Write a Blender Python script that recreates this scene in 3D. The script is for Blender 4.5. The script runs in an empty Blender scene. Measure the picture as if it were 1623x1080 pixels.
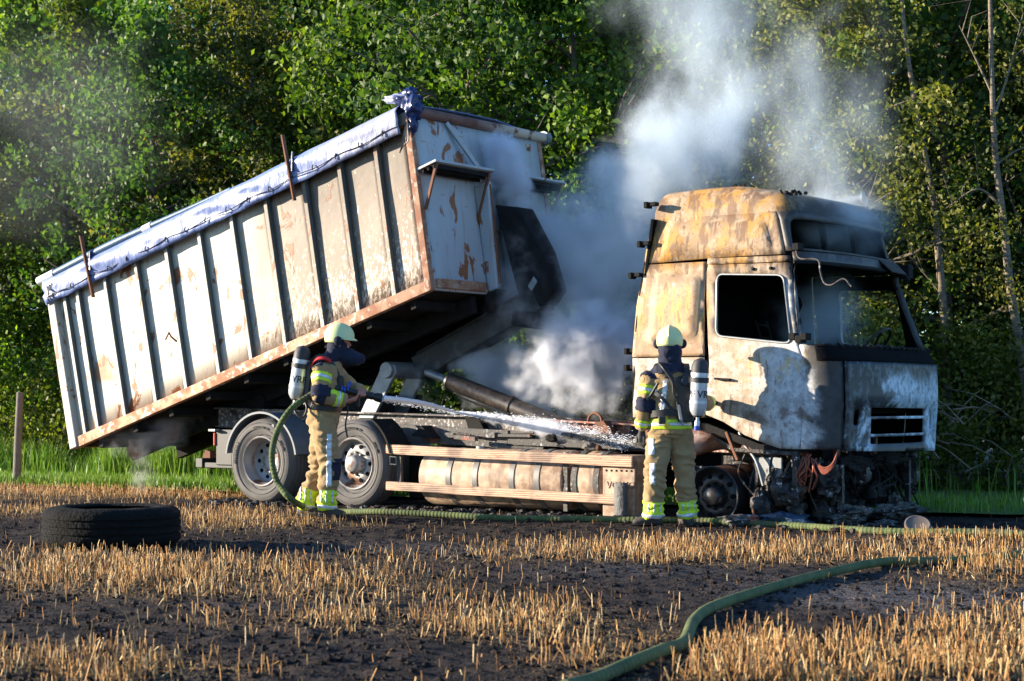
import bpy, bmesh, math, random
import numpy as np
from mathutils import Vector, Matrix, noise
from mathutils.geometry import delaunay_2d_cdt
R = math.radians
random.seed(7); rng = np.random.default_rng(7)
scene = bpy.context.scene

# ------------------------------------------------------------------ camera, sky, sun, exposure
FPX, CAMH, CX, HY = 2890.0, 1.2, 811.5, 640.0
cam = bpy.data.cameras.new('camera'); camo = bpy.data.objects.new('camera', cam)
scene.collection.objects.link(camo); scene.camera = camo
camo.location = (0, 0, CAMH); camo.rotation_euler = (R(90), 0, 0)
cam.sensor_width = 36; cam.sensor_fit = 'HORIZONTAL'; cam.lens = 36 * FPX / 1623
cam.shift_y = (HY - 540) / 1623
cam.clip_end = 2000
cam.dof.use_dof = True; cam.dof.focus_distance = 18.8; cam.dof.aperture_fstop = 4.5
SUN_EL, SUN_AZ = R(12), math.atan2(-1, .10)      # azimuth from +Y towards +X
world = bpy.data.worlds.new('World'); scene.world = world; world.use_nodes = True
wn = world.node_tree; wn.nodes.clear()
sky = wn.nodes.new('ShaderNodeTexSky'); sky.sky_type = 'NISHITA'; sky.sun_disc = False
sky.sun_elevation = SUN_EL; sky.sun_rotation = SUN_AZ; sky.air_density = 1.0; sky.dust_density = .1; sky.ozone_density = 5.0
bg = wn.nodes.new('ShaderNodeBackground'); bg.inputs['Strength'].default_value = .13
wo = wn.nodes.new('ShaderNodeOutputWorld')
wn.links.new(sky.outputs[0], bg.inputs[0]); wn.links.new(bg.outputs[0], wo.inputs[0])
sd = Vector((math.sin(SUN_AZ) * math.cos(SUN_EL), math.cos(SUN_AZ) * math.cos(SUN_EL), math.sin(SUN_EL)))
sl = bpy.data.lights.new('sun', 'SUN'); sl.energy = 5.0; sl.angle = R(.5); sl.color = (1, .86, .67)
so = bpy.data.objects.new('sun', sl); scene.collection.objects.link(so)
so.rotation_euler = sd.to_track_quat('Z', 'Y').to_euler()
scene.view_settings.view_transform = 'Standard'; scene.view_settings.look = 'None'
scene.view_settings.exposure = 1.5; scene.view_settings.gamma = 1
cy = scene.cycles
cy.max_bounces = 6; cy.diffuse_bounces = 3; cy.glossy_bounces = 2; cy.transmission_bounces = 4
cy.transparent_max_bounces = 24; cy.volume_bounces = 4; cy.volume_step_rate = .7; cy.volume_max_steps = 96
cy.use_denoising = True

# ------------------------------------------------------------------ placement helpers
ANG = R(36); ca, sa = math.cos(ANG), math.sin(ANG); OX, OY = 2.02, 18.29
def PW(px, py, Y): return Vector(((px - CX) * Y / FPX, Y, CAMH - (py - HY) * Y / FPX))
def PG(px, py):
    Y = FPX * CAMH / (py - HY); return Vector(((px - CX) * Y / FPX, Y, 0))
def UZ(px, py, w=0.0):
    k = (px - CX) / FPX; u = (k * (OY + ca * w) - OX - sa * w) / (ca + k * sa); Y = OY - sa * u + ca * w
    return Vector((u, w, CAMH - (py - HY) * Y / FPX))
def TW(u, w, z=0): return Vector((OX + ca * u + sa * w, OY - sa * u + ca * w, z))
def lerp(a, b, t): return a + (b - a) * t
def interp(x, tab):
    if x <= tab[0][0]: return tab[0][1]
    for (a, b), (c, d) in zip(tab, tab[1:]):
        if x <= c: return lerp(b, d, (x - a) / (c - a))
    return tab[-1][1]
def fbm(x, y, z=0, o=4):
    return noise.fractal(Vector((x, y, z)), 1.0, 2.0, o)

# ------------------------------------------------------------------ object helpers
def tag(o, label=None, cat=None, group=None, kind=None):
    if label: o['label'] = label
    if cat: o['category'] = cat
    if group: o['group'] = group
    if kind: o['kind'] = kind
    return o
def empty(name, loc, rz=0.0, **k):
    o = bpy.data.objects.new(name, None); scene.collection.objects.link(o)
    o.location = loc; o.rotation_euler = (0, 0, rz); o.empty_display_size = .2
    o['org'] = [0.0, 0.0, 0.0]
    return tag(o, **k)
def link_mesh(name, me, mats=None, parent=None, smooth=False):
    o = bpy.data.objects.new(name, me); scene.collection.objects.link(o)
    if mats is not None:
        for m in (mats if isinstance(mats, (list, tuple)) else [mats]): me.materials.append(m)
    if smooth:
        me.polygons.foreach_set('use_smooth', [True] * len(me.polygons))
    if parent is not None: o.parent = parent
    return o
def autosmooth(o, ang=35):
    me = o.data
    me.polygons.foreach_set('use_smooth', [True] * len(me.polygons))
    me.set_sharp_from_angle(angle=R(ang))
    return o
class MB:
    """collects shapes; build() links them as one mesh object"""
    def __init__(s, f=None): s.v = []; s.f = []; s.m = []; s.map = f; s.mi = 0; s.att = []
    def add(s, vs, fs, at=None):
        n = len(s.v)
        s.v += [Vector(v) for v in vs]; s.f += [tuple(i + n for i in f) for f in fs]; s.m += [s.mi] * len(fs)
        s.att += at if at else [0.0] * len(vs)
    def hexa(s, c):     # 8 corners: bottom 4 ccw, top 4
        s.add(c, [(3, 2, 1, 0), (4, 5, 6, 7), (0, 1, 5, 4), (1, 2, 6, 5), (2, 3, 7, 6), (3, 0, 4, 7)])
    def box(s, x0, x1, y0, y1, z0, z1):
        if x0 > x1: x0, x1 = x1, x0
        if y0 > y1: y0, y1 = y1, y0
        if z0 > z1: z0, z1 = z1, z0
        s.hexa([(x0, y0, z0), (x1, y0, z0), (x1, y1, z0), (x0, y1, z0), (x0, y0, z1), (x1, y0, z1), (x1, y1, z1), (x0, y1, z1)])
    def beam(s, a, b, wd, ht, up=(0, 0, 1)):   # rectangular bar from a to b
        a, b = Vector(a), Vector(b); d = (b - a).normalized(); up = Vector(up)
        if abs(d.dot(up)) > .97: up = Vector((0, 1, 0))
        sx = d.cross(up).normalized() * (wd / 2); sz = sx.cross(d).normalized() * (ht / 2)
        s.hexa([a - sx - sz, a + sx - sz, b + sx - sz, b - sx - sz, a - sx + sz, a + sx + sz, b + sx + sz, b - sx + sz])
    def tube(s, pts, r, n=10, caps=True, flat=1.0):
        pts = [Vector(p) for p in pts]; m = len(pts)
        rs = r if isinstance(r, (list, tuple)) else [r] * m
        vs, fs, at = [], [], []; L = 0
        t0 = (pts[1] - pts[0]).normalized(); ref = Vector((0, 0, 1)) if abs(t0.z) < .9 else Vector((0, 1, 0))
        nx = t0.cross(ref).normalized()
        for i, p in enumerate(pts):
            if i: L += (p - pts[i - 1]).length
            t = (pts[min(i + 1, m - 1)] - pts[max(i - 1, 0)]).normalized()
            nx = (nx - t * nx.dot(t)).normalized(); ny = t.cross(nx)
            for k in range(n):
                a = 2 * math.pi * k / n
                vs.append(p + (nx * math.cos(a) + ny * math.sin(a) * flat) * rs[i]); at.append(L)
        for i in range(m - 1):
            for k in range(n):
                a, b = i * n + k, i * n + (k + 1) % n
                fs.append((a, b, b + n, a + n))
        if caps: fs.append(tuple(range(n))[::-1]); fs.append(tuple((m - 1) * n + k for k in range(n)))
        s.add(vs, fs, at)
    def lathe(s, prof, c=(0, 0, 0), axis=(0, 1, 0), n=32, closed=False, cap0=True):   # prof: (along, radius)
        ax = Vector(axis).normalized(); c = Vector(c)
        e1 = ax.cross(Vector((0, 0, 1))); e1 = e1.normalized() if e1.length > .05 else Vector((1, 0, 0)); e2 = ax.cross(e1)
        vs, fs = [], []
        for (h, r) in prof:
            for k in range(n):
                a = 2 * math.pi * k / n; vs.append(c + ax * h + (e1 * math.cos(a) + e2 * math.sin(a)) * r)
        m = len(prof)
        for i in range(m if closed else m - 1):
            for k in range(n):
                a, b = i * n + k, i * n + (k + 1) % n; a2, b2 = ((i + 1) % m) * n + k, ((i + 1) % m) * n + (k + 1) % n
                fs.append((a, b, b2, a2))
        if not closed:
            if prof[0][1] > 1e-4 and cap0: fs.append(tuple(range(n))[::-1])
            if prof[-1][1] > 1e-4: fs.append(tuple((m - 1) * n + k for k in range(n)))
        s.add(vs, fs)
    def prism(s, poly, w0, w1):      # poly of (u,z) extruded along y
        n = len(poly)
        s.add([(p[0], w0, p[1]) for p in poly] + [(p[0], w1, p[1]) for p in poly],
              [tuple(range(n)), tuple(range(n, 2 * n))[::-1]] + [(i + n, (i + 1) % n + n, (i + 1) % n, i) for i in range(n)])
    def build(s, name, mats, parent=None, smooth=None, bevel=0, att=None, org=None):
        if parent is not None and org is None: org = Vector(parent['org']) if 'org' in parent.keys() else Vector((0, 0, 0))
        org = Vector(org) if org is not None else Vector((0, 0, 0))
        vs = [(s.map(v) if s.map else v) - org for v in s.v]
        me = bpy.data.meshes.new(name); me.from_pydata([tuple(v) for v in vs], [], s.f)
        me.polygons.foreach_set('material_index', s.m)
        if att:
            a = me.attributes.new(att, 'FLOAT', 'POINT'); a.data.foreach_set('value', s.att)
        b = bmesh.new(); b.from_mesh(me); bmesh.ops.recalc_face_normals(b, faces=b.faces); b.to_mesh(me); b.free()
        o = link_mesh(name, me, mats, parent)
        if parent is not None: o['org'] = list(org)
        if bevel:
            md = o.modifiers.new('bev', 'BEVEL'); md.width = bevel; md.segments = 2; md.limit_method = 'ANGLE'; md.angle_limit = R(40)
        if smooth: autosmooth(o, smooth if smooth > 1 else 40)
        return o
def dup(o, parent=None, loc=None, rot=None):
    c = o.copy(); scene.collection.objects.link(c)
    if parent is not None: c.parent = parent
    if loc is not None: c.location = loc
    if rot is not None: c.rotation_euler = rot
    return c
def spline(pts, n=8):
    pts = [Vector(p) for p in pts]; out = []
    P = [pts[0] * 2 - pts[1]] + pts + [pts[-1] * 2 - pts[-2]]
    for i in range(1, len(P) - 2):
        for k in range(n):
            t = k / n; a, b, c, d = P[i - 1:i + 3]
            out.append(.5 * ((2 * b) + (c - a) * t + (2 * a - 5 * b + 4 * c - d) * t * t + (3 * b - a - 3 * c + d) * t ** 3))
    out.append(pts[-1]); return out

# ------------------------------------------------------------------ materials
class NT:
    def __init__(s, name, vol=False):
        s.mat = bpy.data.materials.new(name); s.mat.use_nodes = True; s.t = s.mat.node_tree; s.t.nodes.clear()
        s.out = s.n('OutputMaterial')
        s.tc = s.n('TexCoord')
    def n(s, typ, **k):
        nd = s.t.nodes.new('ShaderNode' + typ)
        for a, b in k.items(): setattr(nd, a, b)
        return nd
    def put(s, sock, v):
        if isinstance(v, bpy.types.NodeSocket): s.t.links.new(v, sock)
        elif v is not None:
            if sock.type == 'RGBA' and not isinstance(v, (int, float)): v = (*v[:3], 1)
            sock.default_value = v
    @property
    def obj(s): return s.tc.outputs['Object']
    def xyz(s, v=None):
        nd = s.n('SeparateXYZ'); s.put(nd.inputs[0], v or s.obj); return nd.outputs
    def mapv(s, v=None, scale=(1, 1, 1), loc=(0, 0, 0), rot=(0, 0, 0)):
        nd = s.n('Mapping'); s.put(nd.inputs[0], v or s.obj); nd.inputs['Scale'].default_value = scale
        nd.inputs['Location'].default_value = loc; nd.inputs['Rotation'].default_value = rot; return nd.outputs[0]
    def noise(s, sc, det=4, v=None, dist=0, rough=.55, col=False):
        nd = s.n('TexNoise'); s.put(nd.inputs['Vector'], v or s.obj); nd.inputs['Scale'].default_value = sc
        nd.inputs['Detail'].default_value = det; nd.inputs['Distortion'].default_value = dist; nd.inputs['Roughness'].default_value = rough
        return nd.outputs['Color' if col else 'Fac']
    def vor(s, sc, v=None, out='Distance', feat='F1'):
        nd = s.n('TexVoronoi', feature=feat); s.put(nd.inputs['Vector'], v or s.obj); nd.inputs['Scale'].default_value = sc; return nd.outputs[out]
    def ramp(s, f, stops, interp='LINEAR'):
        nd = s.n('ValToRGB'); s.put(nd.inputs[0], f); cr = nd.color_ramp; cr.interpolation = interp
        while len(cr.elements) < len(stops): cr.elements.new(.5)
        for e, (p, c) in zip(cr.elements, stops):
            e.position = p; e.color = (*c, 1) if isinstance(c, (tuple, list)) else (c, c, c, 1)
        return nd.outputs[0]
    def step(s, f, a, b, lo=0.0, hi=1.0):
        nd = s.n('MapRange', interpolation_type='SMOOTHSTEP'); s.put(nd.inputs[0], f)
        nd.inputs[1].default_value = a; nd.inputs[2].default_value = b; nd.inputs[3].default_value = lo; nd.inputs[4].default_value = hi
        return nd.outputs[0]
    def math(s, op, a, b=None, c=None):
        nd = s.n('Math', operation=op); s.put(nd.inputs[0], a)
        if b is not None: s.put(nd.inputs[1], b)
        if c is not None: s.put(nd.inputs[2], c)
        return nd.outputs[0]
    def mul(s, a, b): return s.math('MULTIPLY', a, b)
    def plus(s, a, b): return s.math('ADD', a, b)
    def mix(s, f, a, b, mode='MIX'):
        nd = s.n('Mix', data_type='RGBA', blend_type=mode); s.put(nd.inputs[0], f); s.put(nd.inputs[6], a); s.put(nd.inputs[7], b)
        return nd.outputs[2]
    def attr(s, name, out='Fac'):
        nd = s.n('Attribute', attribute_name=name); return nd.outputs[out]
    def bump(s, h, st=.4, d=.01):
        nd = s.n('Bump'); nd.inputs['Strength'].default_value = st; nd.inputs['Distance'].default_value = d; s.put(nd.inputs['Height'], h); return nd.outputs[0]
    def done(s, col, rough=.7, metal=0.0, normal=None, spec=None, **k):
        p = s.n('BsdfPrincipled'); s.put(p.inputs['Base Color'], col); s.put(p.inputs['Roughness'], rough); s.put(p.inputs['Metallic'], metal)
        if normal is not None: s.put(p.inputs['Normal'], normal)
        if spec is not None: s.put(p.inputs['Specular IOR Level'], spec)
        for a, b in k.items(): s.put(p.inputs[a.replace('_', ' ')], b)
        s.t.links.new(p.outputs[0], s.out.inputs[0]); s.bsdf = p
        return s.mat
def simple(name, col, rough=.7, metal=0.0, var=.3, sc=8, bump=.2, bsc=60, bd=.003, spec=None):
    t = NT(name); nz = t.noise(sc, 5)
    c = t.mix(nz, tuple(x * (1 - var) for x in col), tuple(min(1, x * (1 + var)) for x in col))
    return t.done(c, rough, metal, t.bump(t.noise(bsc, 3), bump, bd) if bump else None, spec)
M = {}
def mk():
    t = NT('soil'); st = t.attr('straw'); ash = t.attr('ash')
    n1 = t.noise(9, 6); n2 = t.noise(60, 5); n3 = t.noise(2.2, 3)
    c = t.mix(t.step(n1, .35, .7), (.006, .005, .005), (.050, .034, .027))
    c = t.mix(t.mul(t.step(n2, .55, .75), .5), c, (.075, .052, .042))
    c = t.mix(t.mul(ash, t.step(n2, .40, .62)), c, (.17, .165, .17)); c = t.mix(t.mul(t.step(t.noise(130, 4), .58, .66), .6), c, (.16, .11, .085))
    litter = t.noise(75, 3, t.mapv(scale=(1, .35, 1)), dist=.6)
    c = t.mix(t.mul(t.step(st, .3, 1.0), t.step(litter, .50, .62)), c, (.40, .25, .10))
    M['soil'] = t.done(c, .9, 0, t.bump(t.plus(n1, t.mul(n2, .7)), 1.0, .06), .2)
    t = NT('verge'); c = t.mix(t.noise(3, 5), (.05, .11, .012), (.13, .22, .03)); c = t.mix(t.step(t.noise(20, 4), .5, .7), c, (.10, .085, .03))
    M['verge'] = t.done(c, .9, 0, t.bump(t.noise(40, 4), 1, .03))
    t = NT('forest_floor'); c = t.mix(t.noise(4, 5), (.02, .025, .01), (.06, .05, .025)); M['forest'] = t.done(c, .95, 0, t.bump(t.noise(20, 4), 1, .03))
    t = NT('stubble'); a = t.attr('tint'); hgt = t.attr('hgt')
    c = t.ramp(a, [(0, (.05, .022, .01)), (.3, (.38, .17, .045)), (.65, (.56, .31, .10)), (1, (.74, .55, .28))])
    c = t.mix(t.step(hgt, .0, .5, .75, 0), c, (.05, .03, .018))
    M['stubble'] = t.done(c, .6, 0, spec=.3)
    for nm, cols in (('leaf_a', ((.018, .050, .007), (.090, .155, .017), (.23, .30, .035))), ('leaf_b', ((.030, .050, .010), (.125, .150, .026), (.28, .27, .055))), ('leaf_c', ((.014, .044, .010), (.055, .130, .020), (.14, .24, .035)))):
        t = NT(nm); a = t.attr('tint'); oi = t.n('ObjectInfo').outputs['Random']
        c = t.ramp(a, [(0, cols[0]), (.5, cols[1]), (1, cols[2])])
        hs = t.n('HueSaturation'); t.put(hs.inputs['Color'], c); t.put(hs.inputs['Hue'], t.step(oi, 0, 1, .485, .512)); t.put(hs.inputs['Value'], t.step(oi, 0, 1, .75, 1.2))
        c = hs.outputs[0]
        p = t.n('BsdfPrincipled'); t.put(p.inputs['Base Color'], c); p.inputs['Roughness'].default_value = .55; p.inputs['Specular IOR Level'].default_value = .3
        tr = t.n('BsdfTranslucent'); t.put(tr.inputs[0], t.mix(1.0, c, (1.5, 1.6, .5), 'MULTIPLY'))
        mx = t.n('MixShader'); mx.inputs[0].default_value = .38
        t.t.links.new(p.outputs[0], mx.inputs[1]); t.t.links.new(tr.outputs[0], mx.inputs[2]); t.t.links.new(mx.outputs[0], t.out.inputs[0])
        M[nm] = t.mat
    t = NT('grass_blade'); a = t.attr('tint')
    c = t.ramp(a, [(0, (.05, .12, .012)), (.5, (.15, .30, .025)), (.85, (.28, .40, .05)), (1, (.42, .36, .14))])
    p = t.n('BsdfPrincipled'); t.put(p.inputs['Base Color'], c); p.inputs['Roughness'].default_value = .5
    tr = t.n('BsdfTranslucent'); t.put(tr.inputs[0], c); mx = t.n('MixShader'); mx.inputs[0].default_value = .4
    t.t.links.new(p.outputs[0], mx.inputs[1]); t.t.links.new(tr.outputs[0], mx.inputs[2]); t.t.links.new(mx.outputs[0], t.out.inputs[0]); M['grass'] = t.mat
    t = NT('bark'); nz = t.noise(6, 5, t.mapv(scale=(3, 3, 1)))
    M['bark'] = t.done(t.mix(nz, (.04, .032, .025), (.17, .14, .11)), .9, 0, t.bump(nz, .8, .02))
    t = NT('birch_bark'); nz = t.noise(5, 4, t.mapv(scale=(1, 1, 6))); c = t.mix(t.step(nz, .46, .66), (.19, .15, .115), (.045, .036, .028))
    M['birch'] = t.done(t.mix(t.mul(t.noise(2, 3), .5), c, (.25, .20, .13)), .85, 0, t.bump(nz, .5, .01))
    # container steel (object coordinates: truck frame shifted by container origin)
    def cont(name, base, soot=True, rust=.60, warm=(.22, .165, .12)):
        t = NT(name); x = t.xyz(); u, wv, z = x[0], x[1], x[2]
        c = t.mix(t.noise(1.6, 5), tuple(b * .86 for b in base), base)
        run = t.noise(5, 5, t.mapv(scale=(2.6, 2.6, .35)))
        c = t.mix(t.mul(t.step(run, .50, .75), .5), c, (.34, .23, .15))
        if soot:
            s1 = t.step(t.plus(u, t.mul(t.noise(1.1, 3), 1.6)), 3.3, 5.0)
            c = t.mix(t.mul(s1, .92), c, warm)
            top = t.step(t.math('SUBTRACT', z, t.mul(u, .3)), 1.05, 1.9)
            c = t.mix(t.mul(t.mul(s1, top), .7), c, (.10, .075, .055))
            sp = t.noise(15, 4, t.mapv(scale=(1.9, 1.9, .8), rot=(0, .9, 0)), rough=.75, dist=.5)
            thr = t.plus(sp, t.step(t.math('SUBTRACT', z, t.mul(u, .3)), .0, 1.7, .09, -.09))
            spm = t.mul(t.step(thr, .55, .60), t.step(u, 2.4, 4.4))
            c = t.mix(t.mul(spm, .85), c, (.78, .70, .58))
        r1 = t.step(t.noise(3.1, 8, t.mapv(scale=(1.5, 1.5, .8)), rough=.6, dist=.8), rust, rust + .035)
        r2 = t.step(t.noise(17, 4, rough=.6), .70, .73)
        rc = t.mix(t.noise(30, 4), (.13, .045, .018), (.42, .17, .07))
        pt = t.n('VectorMath', operation='DISTANCE'); t.put(pt.inputs[0], t.mapv(scale=(1, 0, 1.6))); pt.inputs[1].default_value = (.42, 0, 1.6 * 1.05)
        c = t.mix(t.mul(t.step(t.plus(pt.outputs['Value'], t.mul(t.noise(5, 6), .9)), .78, .58), .9), c, (.40, .17, .07))
        c = t.mix(t.mul(t.step(t.noise(4, 5, t.mapv(scale=(.7, 1, 5), rot=(0, .25, 0))), .66, .70), .8), c, (.38, .17, .08))
        c = t.mix(t.math('MAXIMUM', r1, t.mul(r2, t.step(t.noise(1.2, 2), .42, .6))), c, rc)
        return t.done(c, .55, 0, t.bump(t.plus(t.noise(2.2, 3), t.mul(r1, .3)), .35, .03), .4)
    M['cont'] = cont('container_paint', (.60, .54, .44))
    M['cont_front'] = cont('container_front_paint', (.42, .46, .49), False, .58)
    M['cont_rib'] = cont('container_rib_paint', (.50, .48, .42), True, .60)
    t = NT('rusty_rail'); nz = t.noise(6, 6); c = t.mix(t.step(nz, .4, .6), (.60, .36, .22), (.36, .15, .075)); c = t.mix(t.step(t.noise(13, 5), .56, .62), c, (.72, .60, .48))
    c = t.mix(t.step(t.xyz()[0], 3.6, 5.6, 0, .5), c, (.14, .06, .04)); M['rustrail'] = t.done(c, .8, 0, t.bump(t.noise(60, 4), .5, .006))
    t = NT('rust'); nz = t.noise(8, 6); M['rust'] = t.done(t.mix(nz, (.07, .03, .018), (.30, .12, .06)), .85, 0, t.bump(t.noise(50, 4), .5, .006))
    t = NT('header_tube'); c = t.mix(t.step(t.xyz()[1], 1.0, 2.2), (.16, .07, .05), (.52, .42, .33)); c = t.mix(t.step(t.noise(5, 5), .52, .6), c, (.12, .04, .025)); M['tube'] = t.done(c, .6)
    t = NT('tarp'); x = t.xyz(); c = t.mix(t.noise(2.5, 4), (.08, .13, .34), (.20, .27, .52)); c = t.mix(t.step(x[0], 4.4, 5.6, 0, .55), c, (.36, .35, .40))
    M['tarp'] = t.done(c, .42, 0, t.bump(t.noise(4, 4, t.mapv(scale=(2.2, 1, .7), rot=(0, .7, 0))), .35, .05), .6, Sheen_Weight=.1)
    M['tarp_top'] = simple('tarp_top', (.16, .22, .42), .4, 0, .35, 3, .4, 6, .04)
    M['teal'] = simple('teal_pipe_fabric', (.035, .10, .18), .5, 0, .4, 5, .4, 20, .01)
    M['dark_tarp'] = simple('dark_blue_tarp', (.012, .025, .10), .35, 0, .5, 6, .5, 12, .02)
    M['ribshade'] = simple('painted_rib_shade', (.085, .10, .095), .8, 0, .5, 6, .3)  # shade painted into the rib sides to darken the stripes between panels
    M['charred'] = simple('charred_steel', (.013, .012, .012), .85, .0, .7, 10, .6, 40, .01, .2)
    t = NT('burnt_parts'); nz = t.noise(7, 6); c = t.mix(t.step(nz, .4, .62), (.012, .011, .013), (.06, .05, .045)); c = t.mix(t.step(t.noise(18, 5), .62, .68), c, (.42, .40, .38)); c = t.mix(t.step(t.noise(5, 4), .62, .7), c, (.17, .07, .03))
    M['burnt'] = t.done(c, .6, .3, t.bump(t.noise(35, 4), .8, .015))
    t = NT('foamed_steel'); x = t.noise(5, 4); c = t.mix(x, (.03, .028, .028), (.10, .09, .08)); c = t.mix(t.mul(t.step(t.noise(26, 6), .56, .66), t.step(t.noise(3, 3), .45, .6)), c, (.36, .36, .37)); c = t.mix(t.step(t.noise(2.4, 3), .6, .68), c, (.32, .09, .045))
    M['foam'] = t.done(c, .7, 0, t.bump(t.noise(38, 4), .7, .01))
    t = NT('frame_rust'); c = t.mix(t.step(t.xyz()[0], -3.2, -1.8), (.10, .09, .085), (.33, .13, .08)); c = t.mix(t.step(t.noise(30, 5), .55, .63), c, (.50, .44, .42)); c = t.mix(t.step(t.noise(4, 4), .56, .66), c, (.03, .02, .018)); M['frame'] = t.done(c, .75, 0, t.bump(t.noise(40, 3), .5, .006))
    t = NT('scorched_aluminium'); nz = t.noise(5, 6, t.mapv(scale=(1, 1, 2))); c = t.mix(t.step(nz, .3, .7), (.32, .21, .14), (.56, .40, .28)); c = t.mix(t.mul(t.step(t.noise(9, 6), .50, .66), .7), c, (.26, .15, .09)); c = t.mix(t.mul(t.step(t.noise(4, 6, t.mapv(scale=(2, 2, .5))), .50, .66), .6), c, (.14, .10, .08))
    M['tankmat'] = t.done(c, .62, .0, t.bump(t.noise(7, 4), .35, .02), .4)
    t = NT('scorched_rail'); x = t.xyz(); wv = t.n('TexWave', wave_type='BANDS', bands_direction='Z'); t.put(wv.inputs[0], t.obj); wv.inputs['Scale'].default_value = 14; wv.inputs['Distortion'].default_value = .3
    c = t.mix(t.noise(4, 6, t.mapv(scale=(1, 1, 8))), (.40, .24, .15), (.62, .43, .30)); c = t.mix(t.step(t.noise(28, 4, t.mapv(scale=(.25, 1, 4))), .58, .66), c, (.25, .12, .075)); c = t.mix(t.mul(t.step(t.noise(2.6, 6), .50, .64), .7), c, (.16, .11, .085))
    M['rail'] = t.done(c, .6, 0, t.bump(wv.outputs['Fac'], .5, .01), .4)
    M['strap'] = simple('tank_strap_steel', (.16, .15, .145), .5, .3, .5, 10, .2)
    # cab paint
    def cab(name, front=False):
        t = NT(name); x = t.xyz(); u, wv, z = x
        zz = t.plus(z, t.mul(t.noise(1.3, 4), 1.3))
        big = t.noise(2.6, 7, dist=.6, rough=.62); med = t.noise(7, 7, rough=.65); fine = t.noise(34, 5, rough=.7)
        if not front:
            n3 = t.noise(3.4, 8, dist=1.0, rough=.7); st = t.noise(5, 6, t.mapv(scale=(2.2, 2.2, .45)), rough=.65)
            c = t.mix(t.step(med, .36, .62), (.54, .49, .42), (.38, .29, .20))
            c = t.mix(t.mul(t.step(u, .35, .85), .85), c, t.mix(t.step(med, .4, .62), (.60, .63, .67), (.34, .35, .37)))
            c = t.mix(t.mul(t.step(u, .15, -.25), t.mul(t.step(z, 1.66, 1.68), .8)), c, t.mix(t.step(n3, .36, .60), (.50, .32, .17), (.34, .19, .10)))
            c = t.mix(t.mul(t.mul(t.step(u, .3, -.2), t.step(z, 1.75, 2.1)), t.step(st, .48, .56)), c, (.58, .36, .12))
            c = t.mix(t.mul(t.step(zz, 2.9, 3.2), .95), c, t.mix(t.step(med, .36, .60), (.46, .34, .22), (.30, .20, .12)))
            c = t.mix(t.mul(t.step(z, 2.45, 2.68), t.step(n3, .42, .60)), c, (.50, .255, .055))
            c = t.mix(t.mul(t.mul(t.step(z, 1.2, 1.6), t.step(z, 2.3, 1.9)), t.mul(t.step(u, .0, .25), t.mul(t.step(n3, .52, .60), .7))), c, (.62, .42, .16))
            c = t.mix(t.mul(t.step(t.plus(st, t.step(z, 2.3, 2.8, -.03, .05)), .53, .63), .8), c, (.17, .095, .055))
            c = t.mix(t.mul(t.step(t.plus(big, t.step(z, 2.4, 2.8, 0, .04)), .56, .66), .8), c, (.13, .085, .06))
            c = t.mix(t.mul(t.mul(t.mul(t.step(u, -.08, .05), t.step(u, .95, .75)), t.step(z, 2.42, 2.54)), t.mul(t.step(z, 2.78, 2.58), t.step(st, .34, .56))), c, (.07, .05, .04))
            c = t.mix(t.mul(t.step(fine, .57, .66), .65), c, (.12, .075, .05))
            c = t.mix(t.mul(t.step(t.noise(11, 6), .64, .70), .5), c, (.45, .45, .45))
            c = t.mix(t.mul(t.step(t.plus(t.plus(u, t.mul(t.plus(big, n3), .35)), t.mul(t.step(z, 1.0, 2.9), .38)), 1.36, 1.56), .94), c, (.022, .021, .023))
        else:
            c = t.mix(t.step(med, .4, .62), (.36, .44, .52), (.58, .66, .74))
            c = t.mix(t.step(t.plus(big, t.step(wv, .3, 1.9, .11, -.08)), .50, .62), c, (.035, .035, .04))
            c = t.mix(t.step(t.plus(z, t.mul(big, .5)), 1.60, 1.80), c, (.009, .009, .011)); c = t.mix(t.mul(t.step(t.noise(12, 6), .5, .6), .7), c, (.10, .12, .14))
            c = t.mix(t.mul(t.step(t.plus(z, t.mul(med, .3)), 1.12, .95), t.mul(t.step(wv, .5, .75), t.step(wv, 2.1, 1.8))), c, (.015, .015, .018))
            c = t.mix(t.mul(t.step(t.plus(z, t.mul(big, .6)), 2.5, 2.9), .75), c, (.07, .058, .05))
            c = t.mix(t.step(fine, .6, .68), c, (.05, .045, .04))
        return t.done(c, .62 if not front else .5, 0, t.bump(t.plus(t.mul(big, .6), t.mul(fine, .12)), .35, .03), .35)
    M['cab'] = cab('burnt_cab_paint'); M['cabfront'] = cab('burnt_cab_front_paint', True)
    t = NT('tyre_rubber'); x = t.noise(6, 5); M['tyre'] = t.done(t.mix(x, (.06, .055, .052), (.15, .138, .128)), .8, 0, t.bump(t.noise(50, 4), .3, .004))
    M['tyre_text'] = simple('tyre_lettering', (.02, .019, .018), .6)
    M['tyre_burnt'] = simple('burnt_rubber', (.006, .006, .006), .9, 0, .6, 12, 1.0, 30, .02, .15)
    t = NT('rim_steel'); nz = t.noise(9, 6); c = t.mix(nz, (.16, .15, .15), (.40, .38, .36)); c = t.mix(t.step(t.noise(6, 5), .56, .66), c, (.16, .075, .04)); M['rim'] = t.done(c, .5, .3)
    M['fender'] = simple('grey_mudguard', (.13, .15, .17), .5, 0, .3, 8)
    M['black'] = simple('black_plastic', (.015, .015, .017), .5, 0, .3, 10)
    M['arm'] = simple('arm_steel', (.04, .042, .045), .55, .3, .6, 6)
    M['grey_steel'] = simple('grey_steel', (.25, .26, .27), .5, .5, .5, 8)
    t = NT('cylinder_barrel'); nz = t.noise(4, 5, t.mapv(scale=(3, 3, 3)), dist=1); c = t.mix(t.step(nz, .3, .7), (.012, .011, .011), (.065, .050, .042)); M['barrel'] = t.done(c, .38, .1)
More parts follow.
